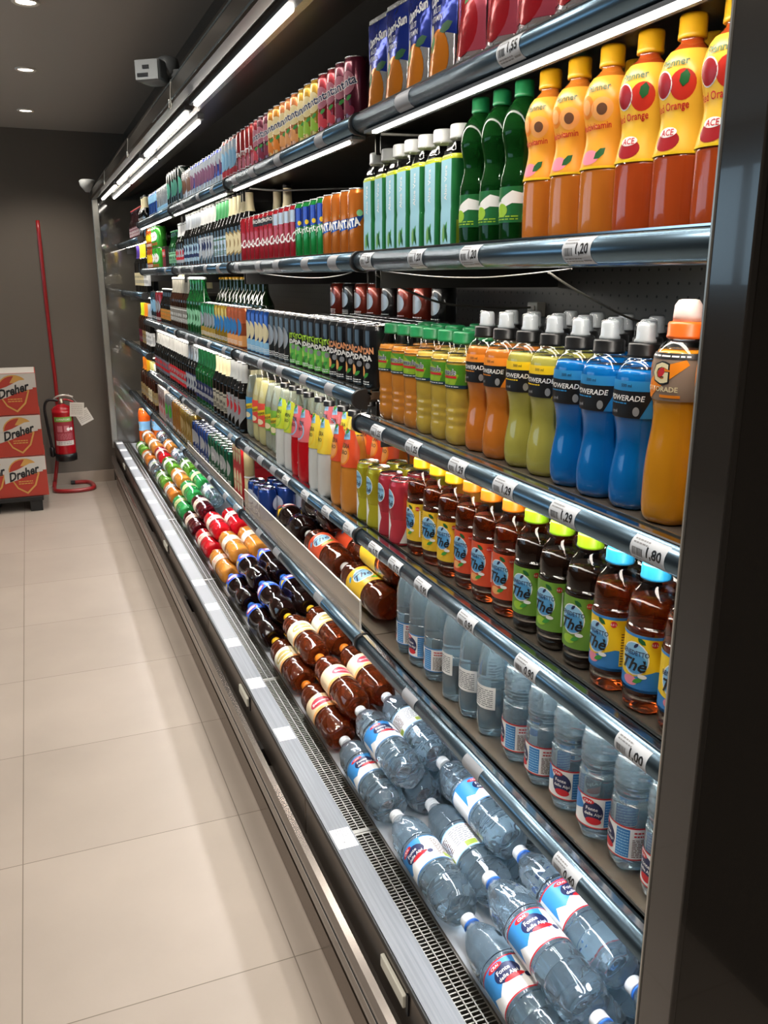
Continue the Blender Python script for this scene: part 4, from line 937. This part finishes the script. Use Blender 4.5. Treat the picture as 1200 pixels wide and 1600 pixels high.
bf1 = beer(G_DARK, M('foil_pale', 'a8aaa8', .4, .2), SILVER, RED, C_WHITE, 'shield', 268, 34); bf2 = beer(G_DARK, CREAM, M('label_stone', 'a8a290', .5), BLACK, C_WHITE, 'band', 262, 33); bf3 = beer(G_GREEN, M('foil_dark_green', '1c6034', .35, .3), NAVY, SILVER, C_WHITE, 'slash', 258, 32)
bf4 = beer(G_DARK, SILVER, M('label_silver', 'b8bcc0', .4, .3), NAVY, C_WHITE, 'oval', 256, 32); bf5 = beer(G_DARK, M('foil_offwhite', 'c4c2bc', .5), RED, SILVER, C_WHITE, 'slash', 256, 32); bf6 = beer(G_DARK, M('foil_offwhite', 'c4c2bc', .5), M('label_slate', '686c78', .4), RED, C_WHITE, 'slash', 256, 32)
y = 3.165
for proto, n, p, desc, pl in ((bf1, 4, .072, 'dark beer bottle with silver shield label', 'silver-shield beers'), (bf2, 4, .070, 'dark beer bottle with cream neck', 'cream-neck beers'), (bf3, 6, .068, 'green beer bottle with dark foil', 'green-foil beers'),
                              (bf4, 4, .068, 'dark beer bottle with silver oval label', 'silver-oval beers'), (bf5, 8, .068, 'dark beer bottle with red slash label', 'red-slash beers'), (bf6, 9, .068, 'dark beer bottle with slate label', 'slate-label beers')):
    row(proto, B5, .726, [y + p * i for i in range(n)], desc, T4, BOT, pl); y += p * n
row(bf2, B5, .80, [3.20 + .075 * i for i in range(5)], 'dark beer bottle with cream neck', BR4, BOT, 'cream-neck beers')

# -- fifth shelf: small waters, lying bottles behind the guard, cans, cartons
w0, w1, w2 = water05(0), water05(1), water05(2)
row(w0, B6, .738, [.79, .868, .946, 1.024, 1.100, 1.180], 'small water bottle with red-edged label', T5, BOT, 'small red-edged waters', jit=45, face=15)
row(w0, B6, .812, [.83, .91, .99, 1.07, 1.14], 'small water bottle with red-edged label', 'fifth shelf second row', BOT, 'small red-edged waters', jit=60)
row(w2, B6, .738, [1.275, 1.350, 1.425], 'smooth small water bottle', T5, BOT, 'smooth small waters', jit=50); row(w2, B6, .812, [1.22, 1.30, 1.38], 'smooth small water bottle', 'fifth shelf second row', BOT, 'smooth small waters', jit=50)
row(w1, B6, .738, [1.520, 1.595, 1.670], 'small water bottle with blue-edged label', T5, BOT, 'small blue-edged waters', jit=30)
tea_y = big(D_TEA15, C_WHITE, M('label_tea_yellow', 'e4bc2c', .4), 'tea', 'iced_tea_bottle', 44, 330); tea_r = big(D_TEA15, C_WHITE, M('label_tea_red', 'd8502c', .4), 'tea', 'iced_tea_bottle', 44, 330); cola_b = big(D_COLA, C_RED, M('cola_black_label', '16161a', .35), 'waist', 'cola_bottle', 44, 325)
LY = B6 + .0445
put(tea_y, [lie(.752, 1.83, LY, -20), lie(.846, 1.86, LY, 10)], 'lying iced tea bottle with yellow label', T5, BOT, 'lying teas')
put(tea_r, [lie(.752, 2.17, LY, -25), lie(.846, 2.20, LY, 12)], 'lying iced tea bottle with red label', T5, BOT, 'lying teas')
put(tea_y, [lie(.799, 1.85, LY + .076, -8)], 'upper lying iced tea bottle with yellow label', T5, BOT, 'lying teas')
put(cola_b, [lie(.752, 2.51, LY, 0), lie(.846, 2.53, LY, 25)], 'lying black-label cola bottle', T5, BOT, 'lying colas')
put(cola_b, [lie(.799, 2.36, LY + .077, 30)], 'upper lying black-label cola bottle', T5, BOT, 'lying colas')
pc = can_bar(33, 115, 'can_cola_blue', '1c3e8c', midc=M('cola_globe', 'b8c4d8', .4), word=None)
for x, wh in ((.715, T5), (.784, 'fifth shelf second row'), (.853, 'fifth shelf third row')): row(pc, B6, x, [2.88, 2.95, 3.02][: 3], 'blue cola can', wh, CAN, 'blue cola cans', jit=40)
A = Art(); A.rect(-.075, .0, .075, .118, RED, 0)
for i in range(3): A.ell(-.048 + .048 * i, .06, .020, .045, M('pack_cream', 'd8cfa0', .5), 1); A.text('soda', -.048 + .048 * i, .06, .012, RED, 3)
pk = carton('can_multipack', .15, .13, .12, RED, A); row(pk, B6, .76, [3.25], 'red six-pack of cans, lower one', T5, 'can pack', 'red six-packs', jit=0); row(pk, B6 + .1205, .76, [3.25], 'red six-pack of cans, upper one', T5, 'can pack', 'red six-packs', jit=0)
bm = bmesh.new(); lathe(bm, mm([(17, 0), (20, 2), (20, 98), (16, 100)]), 20)
tubep = finish('snack_tube', bm, M('tube_cream', 'c8b888', .5), None, True); cap_mesh(tubep, .0205, .098, .104, C_WHITE, 'lid')
put(tubep, [stand(.715, 3.135, B6), stand(.715, 3.135, B6 + .1045)], 'narrow cream tube, stacked', T5, 'tube', 'cream tubes')
def nothing(): pass
gtc = can_bar(33, 150, 'can_forest', '1c6444', midc=SILVER, word='33', wordm=WHITE, name='beer_can'); btc = can_bar(33, 150, 'can_navy', '28488c', midc=SILVER, name='beer_can'); gdc = can_bar(33, 168, 'can_gold', 'a88838', midc=M('label_tan', 'a08858', .5), name='beer_can'); orc = can_bar(33, 168, 'can_ochre', 'b07828', name='beer_can'); svc = can_bar(33, 168, 'can_silver', '9aa0a4', midc=GREEN, name='beer_can')
for x, wh in ((.722, T5), (.790, 'fifth shelf second row')):
    row(gtc, B6, x, [3.42 + .068 * i for i in range(7)], 'forest green beer can', wh, CAN, 'forest green cans', jit=25); row(btc, B6, x, [3.90 + .068 * i for i in range(6)], 'navy beer can', wh, CAN, 'navy cans', jit=25)
    row(gdc, B6, x, [4.33 + .068 * i for i in range(5)], 'tall gold beer can', wh, CAN, 'gold cans', jit=25); row(orc, B6, x, [4.67 + .068 * i for i in range(4)], 'tall ochre beer can', wh, CAN, 'ochre cans', jit=25); row(svc, B6, x, [4.95 + .068 * i for i in range(4)], 'tall silver beer can', wh, CAN, 'silver cans', jit=25)
A = Art(); A.rect(-.045, .0, .045, .17, M('carton_mauve', 'b8a4a0', .5), 0); A.ell(0, .10, .034, .030, M('carton_grapes', '7a3c30', .5), 1); A.text('VINO', 0, .15, .014, WHITE, 2); A.ell(.01, .045, .02, .02, RED, 1)
ct = carton('wine_carton', .092, .062, .185, M('carton_white', 'c8c0b8', .5), A, C_WHITE); row(ct, B6, .73, [5.28, 5.38, 5.48], 'pale wine carton with fruit picture', T5, 'carton', 'wine cartons', jit=2)

# -- end module
EA, EB, EC = 1.794, 1.464, 1.099
row(beer(M('cola_glass', '2a1014', .06, coat=.5), None, M('label_rose', '9c6470', .4), WHITE, C_RED, 'band', 200, 29), EA, .72, [5.86 + .062 * i for i in range(9)], 'small dark red glass bottle', 'end bay top shelf', BOT, 'small red glass bottles')
row(beer(G_DARK, CREAM, SILVER, GOLD, C_BLACK, 'shield', 245, 34), EA, .72, [5.60 + .075 * i for i in range(3)], 'dark bottle with cream neck', 'end bay top shelf', BOT, 'cream-neck bottles')
def wine(foil, lab, nm='wine_bottle', glass=G_DARK):
    pr = [(0, 8), (33, 0), (37, 3), (37, 170), (35, 190), (24, 212), (15, 228), (14, 290), (14, 296)]
    P = spline(mm(pr), 3); t = empty(nm); bm = bmesh.new(); lathe(bm, P, 22); finish('body', bm, glass, t, True)
    Q = [(a + .0006, z) for a, z in P if z > .215]; bm = bmesh.new(); lathe(bm, Q, 22); finish('neck_foil', bm, foil, t, True)
    A = Art(); A.rect(-.05, .045, .05, .125, lab, 0); A.text('VINO', 0, .10, .012, BLACK, 2); A.lines(-.03, .06, .03, .08, 3, GREY, 2); A.build('label', wrap(P, .037), t, du=.006, smooth=True); return t
row(wine(BLACK, WHITE), EB, .72, [5.60, 5.69], 'dark wine bottle with white label', 'end bay second shelf', BOT, 'white-label wines')
row(wine(YEL, CREAM), EB, .72, [5.80, 5.89, 5.98], 'wine bottle with yellow neck foil', 'end bay second shelf', BOT, 'yellow-foil wines')
row(wine(M('foil_violet', '4c3488', .4, .3), CREAM), EB, .72, [6.08, 6.17], 'wine bottle with violet neck foil', 'end bay second shelf', BOT, 'violet-foil wines')
row(wine(SILVER, WHITE), EC, .72, [5.60, 5.69, 5.78], 'wine bottle with silver neck foil', 'end bay third shelf', BOT, 'silver-foil wines')
row(wine(ORA, M('label_tan', 'a08858', .5), glass=G_BROWN), EC, .72, [5.88, 5.97], 'brown bottle with orange neck foil', 'end bay third shelf', BOT, 'orange-foil bottles')
row(wine(M('foil_lime', 'c8d820', .35), DKRED, glass=G_BROWN), EC, .72, [6.07, 6.16], 'brown bottle with lime neck foil', 'end bay third shelf', BOT, 'lime-foil bottles')
row(wine(WHITE, M('label_tan', 'a08858', .5), glass=G_BROWN), B6, .72, [5.60, 5.69], 'brown bottle with white neck foil', 'end bay fourth shelf', BOT, 'white-foil bottles')
row(wine(M('foil_pale_lime', 'd8d890', .4), CREAM, glass=G_BROWN), B6, .72, [5.79, 5.88], 'brown bottle with pale lime foil', 'end bay fourth shelf', BOT, 'pale-foil bottles')
row(wine(C_YEL, M('label_tan', 'a08858', .5), glass=G_BROWN), B6, .72, [5.98, 6.07], 'brown bottle with bright yellow foil', 'end bay fourth shelf', BOT, 'bright yellow-foil bottles')
row(wine(C_ORA, M('label_tan', 'a08858', .5), glass=G_BROWN), B6, .72, [6.17, 6.26], 'brown bottle with bright orange foil', 'end bay fourth shelf', BOT, 'bright orange-foil bottles')

# -- bottom deck: 1.5 l bottles lying in a stepped stack
ZA = .3305 + .0445; ZT = ZA + .0765; XA, XB, XC2 = .661, .754, .847; XT, XU = (XA + XB) / 2, (XB + XC2) / 2
wr = big(None, C_WHITE, WHITE, 'water', 'water_bottle', 44, 335, crinkle=CRINKLE, ringm=C_BLUE, second=RED); wb = big(None, C_WHITE, WHITE, 'water', 'water_bottle', 44, 335, crinkle=CRINKLE, second=BLUE); we = big(None, C_WHITE, WHITE, 'eco', 'water_bottle', 44, 335, crinkle=CRINKLE)
tp = big(D_TEA15, C_ORA, M('label_peach_paper', 'e8d0a8', .45), 'paper', 'iced_tea_bottle', second=M('label_raspberry', 'c03848', .4)); tl = big(D_TEA15, C_YEL, M('label_cream_paper', 'e6dcc0', .45), 'paper', 'iced_tea_bottle', second=M('label_olive', 'b8a050', .4))
pp = big(D_COLA, C_BLUE, M('cola_blue_label', '1e5ccc', .3), 'waist', 'cola_bottle'); oo = big(D_ORANGE, C_ORA, M('label_blush', 'f0d8c0', .45), 'ARANCIATA', second=M('label_coral', 'e88a60', .4)); rr = big(D_RED, C_RED, M('label_blush', 'f0d8c0', .45), 'GINGER', second=RED)
dd = big(D_DKRED, C_RED, M('label_blush', 'f0d8c0', .45), 'CHINOTTO', second=DKRED); gg = big(D_GREEN, C_GREEN, M('label_straw', 'd8d890', .45), 'CEDRATA', second=DKGREEN); clr = big(None, C_WHITE, WHITE, 'eco', 'soda_bottle', crinkle=CRINKLE)
wo = big(D_DORANGE, C_WHITE, M('label_milk', 'e4e0d4', .45), 'BIO', second=M('label_black', '302c28', .4)); wg = big(liquid('lime_soda', '7cb83c', trans=.5), C_WHITE, M('label_milk', 'e4e0d4', .45), 'LIME', second=GREEN)
NAMES = {id(wr): ('lying large water bottle, red-edged label', 'large waters'), id(wb): ('lying large water bottle, blue-edged label', 'large waters'), id(we): ('lying large water bottle, white-green label', 'large waters'), id(tp): ('lying peach tea bottle, red oval label', 'large teas'), id(tl): ('lying tea bottle with cream label', 'large teas'),
         id(pp): ('lying cola bottle with blue label', 'large colas'), id(oo): ('lying orangeade bottle, pale label', 'large orangeades'), id(rr): ('lying red soda bottle, pale label', 'large red sodas'), id(dd): ('lying dark red soda bottle', 'large dark red sodas'), id(gg): ('lying green soda bottle', 'large green sodas'), id(clr): ('lying clear soda bottle, white label', 'large clear sodas'),
         id(wo): ('lying white-labelled orange soda bottle', 'large white-labelled sodas'), id(wg): ('lying white-labelled lime soda bottle', 'large lime sodas')}
def deck_row(x, z, wh, seq):
    for p, yl, roll in seq:
        d, pl = NAMES[id(p)]; put(p, [lie(x, yl - .152, z, roll)], d, wh, BOT, pl)
PT = .347
deck_row(XA, ZA, 'deck front row', [(wr, 1.03 - PT, -10), (wr, 1.035, -28), (wb, 1.39, -52), (wb, 1.74, -20), (tp, 2.087, -20), (tl, 2.434, -40), (pp, 2.781, -40), (pp, 3.128, -30), (oo, 3.475, -20), (rr, 3.822, -20), (dd, 4.169, -20), (gg, 4.516, -20), (wo, 4.863, -20), (wg, 5.21, -20), (we, 5.557, -20), (wo, 5.904, -20), (wg, 6.251, -20)])
deck_row(XT, ZT, 'deck upper row', [(wr, 1.03 - PT + .01, -15), (wr, 1.040, -18), (wb, 1.745, -12), (tp, 2.095, 15), (tl, 2.442, -10), (pp, 2.789, -60), (pp, 3.136, -15), (oo, 3.483, 0), (rr, 3.83, 0), (dd, 4.177, 0), (gg, 4.524, 0), (oo, 4.871, 0), (wg, 5.218, 0), (rr, 5.565, 0), (oo, 5.912, 0), (wo, 6.259, 0)])
deck_row(XB, ZA, 'deck inner row', [(wr, 1.03 - PT - .01, 10), (wb, 1.045, 10), (we, 1.40, -8), (we, 1.747, 10), (tp, 2.1, 0), (tl, 2.447, 0), (pp, 2.794, 0), (pp, 3.141, 0), (oo, 3.488, 0), (rr, 3.835, 0), (dd, 4.182, 0), (gg, 4.529, 0), (oo, 4.876, 0), (wg, 5.223, 0), (rr, 5.57, 0), (oo, 5.917, 0), (wo, 6.26, 0)])
deck_row(XU, ZT, 'deck upper inner row', [(wr, 1.03 - PT + .045, 0), (wr, 1.085, 5), (wb, 1.44, 15), (we, 1.79, 8), (tp, 2.137, 10), (tl, 2.484, 5), (pp, 2.831, 0), (pp, 3.178, 10), (oo, 3.525, 0), (rr, 3.872, 0), (clr, 4.43, 0), (gg, 4.794, 0), (wg, 5.141, 0), (we, 5.488, 0), (oo, 5.835, 0), (we, 6.182, 0)])
deck_row(XC2, ZA, 'deck rear row', [(wr, 1.05, 0), (we, 1.40, 0), (we, 1.747, 0)])
pr = [(0, 3), (34, 0), (42, 5), (44, 20), (44, 110), (40, 150), (44, 190), (44, 240), (36, 275), (22, 300), (20, 305)]
A = Art(); band(A, .044, .120, .190, SKY); A.text('ACE', 0, .155, .02, WHITE, 2)
oj = bottle('juice_bottle', pr, 290, M('orange_juice', 'f06a20', .15, sss=.2), (22, 304, 325, C_AMBER), (A, .044)); row(oj, .331, .72, [6.60], 'tall orange juice bottle standing', 'deck far end', BOT, 'tall orange juices'); row(oj, .331, .82, [6.58, 6.67], 'tall orange juice bottle standing', 'deck far end back row', BOT, 'tall orange juices')

# ================================================================== PRICE TAGS
def rail_tag(z, y, price, wh, near=True, w_=.062):
    prof = rail_profile(RX, z)
    def f(u, t, l):
        # t: 0 bottom .. .036 top along the curved rail face
        i = 1.2 + (t / .036) * 9.2; a, b = prof[int(i)], prof[min(int(i) + 1, 12)]; q = i - int(i)
        return (a[0] + (b[0] - a[0]) * q - .0007 - .00012 * l, y - u, a[1] + (b[1] - a[1]) * q)
    A = Art(); h = .036; A.rect(-w_ / 2, 0, w_ / 2, h, PAPER if price else M('tag_paper_dimmed', '989ca2', .35), 0)  # unpriced tags use a darker copy of the tag paper, dimness painted in
    if near:
        A.text(price, w_ * .20, .021, .0125, BLACK, 2, bold=.03, maxw=.027); A.bars(-w_ * .43, .012, -w_ * .12, .022, BLACK, 1); A.lines(-w_ * .43, .026, w_ * .0, .034, 2, GREY, 1); A.lines(-w_ * .43, .003, w_ * .15, .010, 2, GREY, 1); A.lines(w_ * .2, .003, w_ * .45, .008, 1, GREY, 1)
    elif price: A.text(price, w_ * .18, .021, .011, M('tag_grey_print', '5a5e64', .5), 2, maxw=.022); A.lines(-w_ * .43, .006, w_ * .0, .032, 4, GREY, 1)
    A.build('price_tag', f, None, du=None, dz=.004, smooth=True)
    o = COL.objects[-1] if False else [q for q in bpy.data.objects if q.name.startswith('price_tag')][-1]
    return o
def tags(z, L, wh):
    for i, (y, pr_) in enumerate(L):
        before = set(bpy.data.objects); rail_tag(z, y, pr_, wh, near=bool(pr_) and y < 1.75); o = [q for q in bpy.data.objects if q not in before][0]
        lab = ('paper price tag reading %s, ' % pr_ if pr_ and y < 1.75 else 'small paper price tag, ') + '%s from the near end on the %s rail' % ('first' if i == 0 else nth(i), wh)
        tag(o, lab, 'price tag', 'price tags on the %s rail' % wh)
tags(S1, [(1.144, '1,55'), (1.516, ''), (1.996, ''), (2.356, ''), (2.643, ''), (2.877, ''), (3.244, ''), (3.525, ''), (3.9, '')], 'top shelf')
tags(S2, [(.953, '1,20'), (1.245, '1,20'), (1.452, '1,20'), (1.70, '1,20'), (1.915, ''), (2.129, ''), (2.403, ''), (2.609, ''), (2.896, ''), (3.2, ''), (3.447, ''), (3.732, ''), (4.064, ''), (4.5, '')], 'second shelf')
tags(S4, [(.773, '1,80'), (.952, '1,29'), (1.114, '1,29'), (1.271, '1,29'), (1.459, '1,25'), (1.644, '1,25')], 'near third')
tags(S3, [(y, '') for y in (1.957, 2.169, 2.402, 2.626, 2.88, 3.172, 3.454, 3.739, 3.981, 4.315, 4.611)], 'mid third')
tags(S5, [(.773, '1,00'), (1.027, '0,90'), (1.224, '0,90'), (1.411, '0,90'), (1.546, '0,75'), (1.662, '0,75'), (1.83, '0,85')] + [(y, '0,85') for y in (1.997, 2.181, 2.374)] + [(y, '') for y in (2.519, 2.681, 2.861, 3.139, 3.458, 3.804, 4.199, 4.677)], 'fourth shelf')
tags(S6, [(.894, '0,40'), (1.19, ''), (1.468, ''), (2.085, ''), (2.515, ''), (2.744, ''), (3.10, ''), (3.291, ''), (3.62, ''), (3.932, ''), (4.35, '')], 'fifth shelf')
for i, y in enumerate([1.564, 2.053, 2.381, 2.71, 3.066, 3.354, 3.718, 4.122, 4.42, 4.771, 5.065, 5.389, 5.717, 6.049, 6.369, 6.658]):
    A = Art(); A.rect(-.035, 0, .035, .046, M('ledge_tag_paper', 'f4f4f2', .5), 0)
    if i < 3: A.text('0,80' if i < 2 else '0,50', .014, .020, .009, M('tag_grey_print', '5a5e64', .5), 2); A.lines(-.030, .008, -.004, .040, 5, GREY, 1)
    o = A.build('price_tag', lambda u, z, l: (.511 + z, y - u, .3526 + .0002 * l), None, du=None)
    tag(o, 'white price tag lying on the front ledge, %s from the near end' % ('first' if i == 0 else nth(i)), 'price tag', 'price tags on the front ledge')
    if i > 3:
        pass
# pale paper inserts that cover the far part of the ledge
o = bx('paper_insert', (.513, .556, 2.75, 6.65, .3521, .3524), M('ledge_insert_paper', '7e8083', .5)); tag(o, 'long pale paper strip lying along the far part of the front ledge', 'paper strip')

# ================================================================== CABLES
WIRE = M('white_cable', '504e49', .5)
def cable(pts, lab, r=.0028):
    o = tube('cable', smooth_path(pts, 8), r, WIRE, None, 7); tag(o, lab, 'cable'); return o
cable([(.68, 1.70, 1.832), (.78, 1.62, 1.822), (.90, 1.58, 1.815), (1.02, 1.56, 1.825), (1.15, 1.55, 1.83)], 'white lamp cable under the top shelf beside the fridge joint')
cable([(.69, 2.85, 1.832), (.76, 2.75, 1.82), (.88, 2.6, 1.815), (1.0, 2.5, 1.815), (1.15, 2.45, 1.83)], 'white lamp cable under the top shelf above the red cans')
cable([(.92, 2.0, 1.79), (.90, 2.08, 1.78), (.93, 2.12, 1.74), (1.05, 2.02, 1.70), (1.15, 1.98, 1.72)], 'looped grey cable hanging behind the orange soda cans')
cable([(.675, 1.68, 1.570), (.70, 1.50, 1.560), (.72, 1.35, 1.558), (.71, 1.20, 1.562), (.685, 1.02, 1.569)], 'white cable sagging under the second shelf rail, near stretch', .0011)
cable([(.675, 2.70, 1.570), (.70, 2.45, 1.560), (.70, 2.2, 1.557), (.69, 2.0, 1.562), (.675, 1.86, 1.57)], 'white cable sagging under the second shelf rail, far stretch', .0011)
cable([(.70, 1.10, 1.565), (.76, 1.10, 1.535), (.90, 1.14, 1.49), (1.04, 1.17, 1.478), (1.14, 1.18, 1.483)], 'white cable looping down to the back panel socket above blue bottles', .0018)
cable([(.70, 1.78, 1.565), (.76, 1.80, 1.54), (.90, 1.86, 1.50), (1.04, 1.86, 1.488), (1.14, 1.85, 1.488)], 'white cable looping down to the socket left of the lemonades')
for (y, lab) in ((1.18, 'small white cable socket on the back panel above blue bottles'), (1.85, 'small white cable socket on the back panel left of the lemonades')):
    o = bx('cable_socket', (1.135, 1.16, y - .022, y + .022, 1.466, 1.500), M('socket_plastic', 'a8a59c', .45), bevel=.002)
    bx('socket_lid', (1.131, 1.136, y - .014, y + .014, 1.472, 1.492), M('socket_lid_plastic', 'c2bfb4', .4), o); tag(o, lab, 'socket', 'cable sockets')

# ================================================================== CEILING DEVICES
def device(x, y, z, s, rotz, lab, slots=True):
    t = empty('security_sensor', (x, y, z)); t.rotation_euler = (0, 0, rotz); t.scale = (s, s, s)
    m = M('sensor_housing', '565a5c', .4); bm = bmesh.new(); box(bm, -.055, .055, -.02, .10, -.040, .040, bevel=.010); finish('housing', bm, m, t, False)
    bm = bmesh.new(); box(bm, -.050, .050, -.024, -.019, -.036, .036, bevel=.002); f = finish('face_plate', bm, M('sensor_face', '85898a', .4), t)
    if slots:
        bm = bmesh.new(); box(bm, -.040, .006, -.027, -.0235, -.024, -.012); finish('slot', bm, BLACK, f); bm = bmesh.new(); box(bm, -.016, .012, -.027, -.0235, .004, .016); finish('slot', bm, BLACK, f)
    bm = bmesh.new(); lathe(bm, mm([(30, -20), (44, 0), (46, 30), (40, 55), (20, 64)]), 24); d = finish('mount', bm, m, t, True); d.location = (.04, .075, 0)
    bm = bmesh.new(); box(bm, .02, .14, .05, .10, -.018, .012, bevel=.004); finish('bracket', bm, m, t)
    tag(t, lab, 'sensor'); return t
device(.425, 3.02, 2.185, .80, math.radians(-38), 'grey box sensor with slotted face on the fridge canopy', True)
t = empty('ceiling_sensor', (.45, 6.5, 2.19)); tag(t, 'small pale cone sensor on the canopy near the far wall', 'sensor')
bm = bmesh.new(); lathe(bm, mm([(14, -70), (46, -30), (52, 0), (40, 10)]), 22); finish('housing', bm, M('sensor_pale', 'a4a6a4', .5), t, True); bx('bracket', (.0, .05, -.012, .012, -.01, .012), M('sensor_housing', '6c6f70', .4), t)

# ================================================================== FIRE EXTINGUISHER ON ITS STAND
EXR = M('extinguisher_red', 'a0101c', .25, coat=.5); STR = M('stand_red', '8c1c1e', .3, coat=.3)
st = empty('extinguisher_stand', (.12, 6.82, 0)); tag(st, 'red tubular steel stand with tall pole against the back wall', 'stand')
def loc_tube(name, pts, r, m, par, o): return tube(name, smooth_path([(a - o[0], b - o[1], c - o[2]) for a, b, c in pts], 6), r, m, par, 10)
oS = (.12, 6.82, 0)
loc_tube('pole', [(.118, 6.84, 1.95), (.122, 6.84, 1.2), (.128, 6.84, .72), (.105, 6.84, .35), (.055, 6.84, .06)], .014, STR, st, oS)
loc_tube('foot_tube', [(.055, 6.86, .06), (.045, 6.80, .018), (.06, 6.70, .016), (.16, 6.66, .016), (.27, 6.67, .016), (.325, 6.72, .016), (.325, 6.84, .016), (.29, 6.93, .016), (.20, 6.945, .016)], .016, STR, st, oS)
loc_tube('end_plug', [(.20, 6.945, .016), (.185, 6.946, .016), (.17, 6.946, .016)], .0172, BLACK, st, oS)
ex = empty('fire_extinguisher', (.152, 6.75, .235)); tag(ex, 'red fire extinguisher hung on the pole stand by the back wall', 'fire extinguisher')
bm = bmesh.new(); lathe(bm, spline(mm([(66, 52), (74, 56), (75, 70), (75, 360), (72, 385), (58, 405), (34, 418), (22, 424)]), 3), 32); cy = finish('cylinder', bm, EXR, ex, True)
bm = bmesh.new(); lathe(bm, mm([(70, 0), (77, 4), (77, 56), (70, 60)]), 32); finish('base_skirt', bm, C_BLACK, ex, True)
bm = bmesh.new(); lathe(bm, mm([(20, 422), (20, 436), (16, 440), (16, 462)]), 20); finish('valve', bm, M('brass_valve', '9c9484', .3, .9), ex, True)
tube('carry_handle', smooth_path([(-.055, 0, .455), (-.02, 0, .480), (.03, 0, .486), (.085, 0, .470)], 5), .008, M('handle_steel', 'b8b4ae', .3, .7), ex); tube('squeeze_lever', smooth_path([(-.03, 0, .448), (.03, 0, .455), (.085, 0, .435)], 5), .007, EXR, ex)
tube('hose', smooth_path([(-.02, -.01, .450), (-.09, .0, .455), (-.118, .0, .40), (-.112, 0, .28), (-.10, 0, .16), (-.095, 0, .10)], 6), .010, C_BLACK, ex)
bm = bmesh.new(); lathe(bm, mm([(10, 0), (18, 10), (18, 70), (12, 76)]), 16); nz = finish('nozzle', bm, C_BLACK, ex, True); nz.location = (-.095, 0, .03)
P = mm([(75, 50), (75, 390)]); A = Art(); A.rect(-.070, .120, .070, .330, M('label_wine_red', '94303c', .4), 0); A.rect(-.070, .300, .070, .335, M('label_apple_green', '7cb04c', .4), 1); A.text('ESTINTORE', 0, .317, .014, WHITE, 3, maxw=.10)
for i in range(2): A.rect(-.050 + .05 * i, .225, -.012 + .05 * i, .270, M('label_rose_print', 'c07880', .4), 1)
A.rect(-.070, .125, .070, .158, M('label_paper', 'd8d4cc', .5), 1); A.text('SKYLLA', 0, .141, .014, BLACK, 3, maxw=.07) if False else A.lines(-.05, .130, .05, .155, 2, GREY, 2); A.lines(-.055, .168, .055, .215, 5, M('label_rose_print', 'c07880', .4), 1); A.ell(.03, .245, .012, .012, WHITE, 2); A.ell(.055, .245, .012, .012, WHITE, 2)
A.build('label', wrap(P, .075), ex, du=.006, smooth=True)
for i, (x, z, r_) in enumerate(((.255, .62, -.08), (.300, .565, .45))):
    bm = bmesh.new(); box(bm, -.05, .05, -.0008, .0008, -.052, .052); o = finish('inspection_card', bm, M('card_paper', 'cfccc4', .6)); A = Art(); A.lines(-.04, -.04, .04, .04, 6, M('card_print', 'aaa79f', .6), 1)
    A.build('card_print', lambda u, z_, l: (u, -.0010 - .0002 * l, z_), o, du=None)
    o.location = (x, 6.69 + .004 * i, z); o.rotation_euler = (0, -r_, 0); tag(o, ('upper' if i == 0 else 'lower') + ' white inspection card hanging from the fire extinguisher', 'card', 'inspection cards')
    tube('string', [(0, 0, .05), (-.06 - .03 * i, .03, .11)], .001, C_WHITE, o, 5)

# ================================================================== BEER CRATES ON THE PALLET
pal = empty('plastic_pallet', (-.35, 6.45, 0)); tag(pal, 'black plastic pallet under the stacked beer cartons', 'pallet')
bm = bmesh.new(); box(bm, -.33, .315, -.25, .25, .075, .105, bevel=.003); finish('pallet_deck', bm, C_BLACK, pal)
for x in (-.30, -.05, .225):
    for y_ in (-.24, -.04, .16): bm = bmesh.new(); box(bm, x, x + .08, y_, y_ + .08, 0, .076, bevel=.003); finish('pallet_foot', bm, C_BLACK, pal)
RC = tint_noise(M('carton_red', 'a83020', .5), '9a3a2c', 3); CW = M('carton_pale', 'bcb6ae', .55); GD = M('carton_gold', 'c09048', .45)
for i, z in enumerate((.105, .387, .669)):
    bm = bmesh.new(); box(bm, -.40, 0, 0, .42, 0, .278, bevel=.003); c = finish('beer_carton', bm, RC); c.location = (.003 - .004 * i, 6.22, z)
    tag(c, 'red and white beer carton, ' + ('bottom', 'middle', 'top')[i] + ' of the stack on the pallet', 'carton', 'stacked beer cartons')
    A = Art(); A.rect(-.398, .180, -.002, .276, CW, 0)
    for q in (-.145, -.36):
        A.ell(q, .178, .098, .090, GD, 1, 24); A.ell(q, .178, .090, .082, RC, 2, 24); A.poly([(q + .010, .262), (q + .06, .250), (q + .088, .21), (q - .02, .215)], GD, 3)
        A.poly([(q - .098, .150), (q + .098, .160), (q + .07, .075), (q + .012, .018), (q - .05, .06)], GD, 3); A.poly([(q - .088, .148), (q + .086, .155), (q + .060, .080), (q + .010, .032), (q - .044, .068)], RC, 4)
        A.poly([(q - .125, .098), (q - .04, .122), (q + .04, .160), (q + .12, .170), (q + .12, .238), (q + .04, .230), (q - .04, .192), (q - .125, .166)], CW, 5); A.text('Dreher', q - .002, .168, .058, BLACK, 7, rot=.28, italic=.4, bold=.035, maxw=.21)
        A.lines(q - .04, .085, q + .05, .115, 2, GD, 6)
    A.build('print', lambda u, z_, l: (u, -.0006 - .0003 * l, z_), c, du=None)
    bm = bmesh.new(); box(bm, -.395, -.006, .006, .41, .2782, .2792); finish('top_flap', bm, CW, c)
bpy.context.view_layer.update()
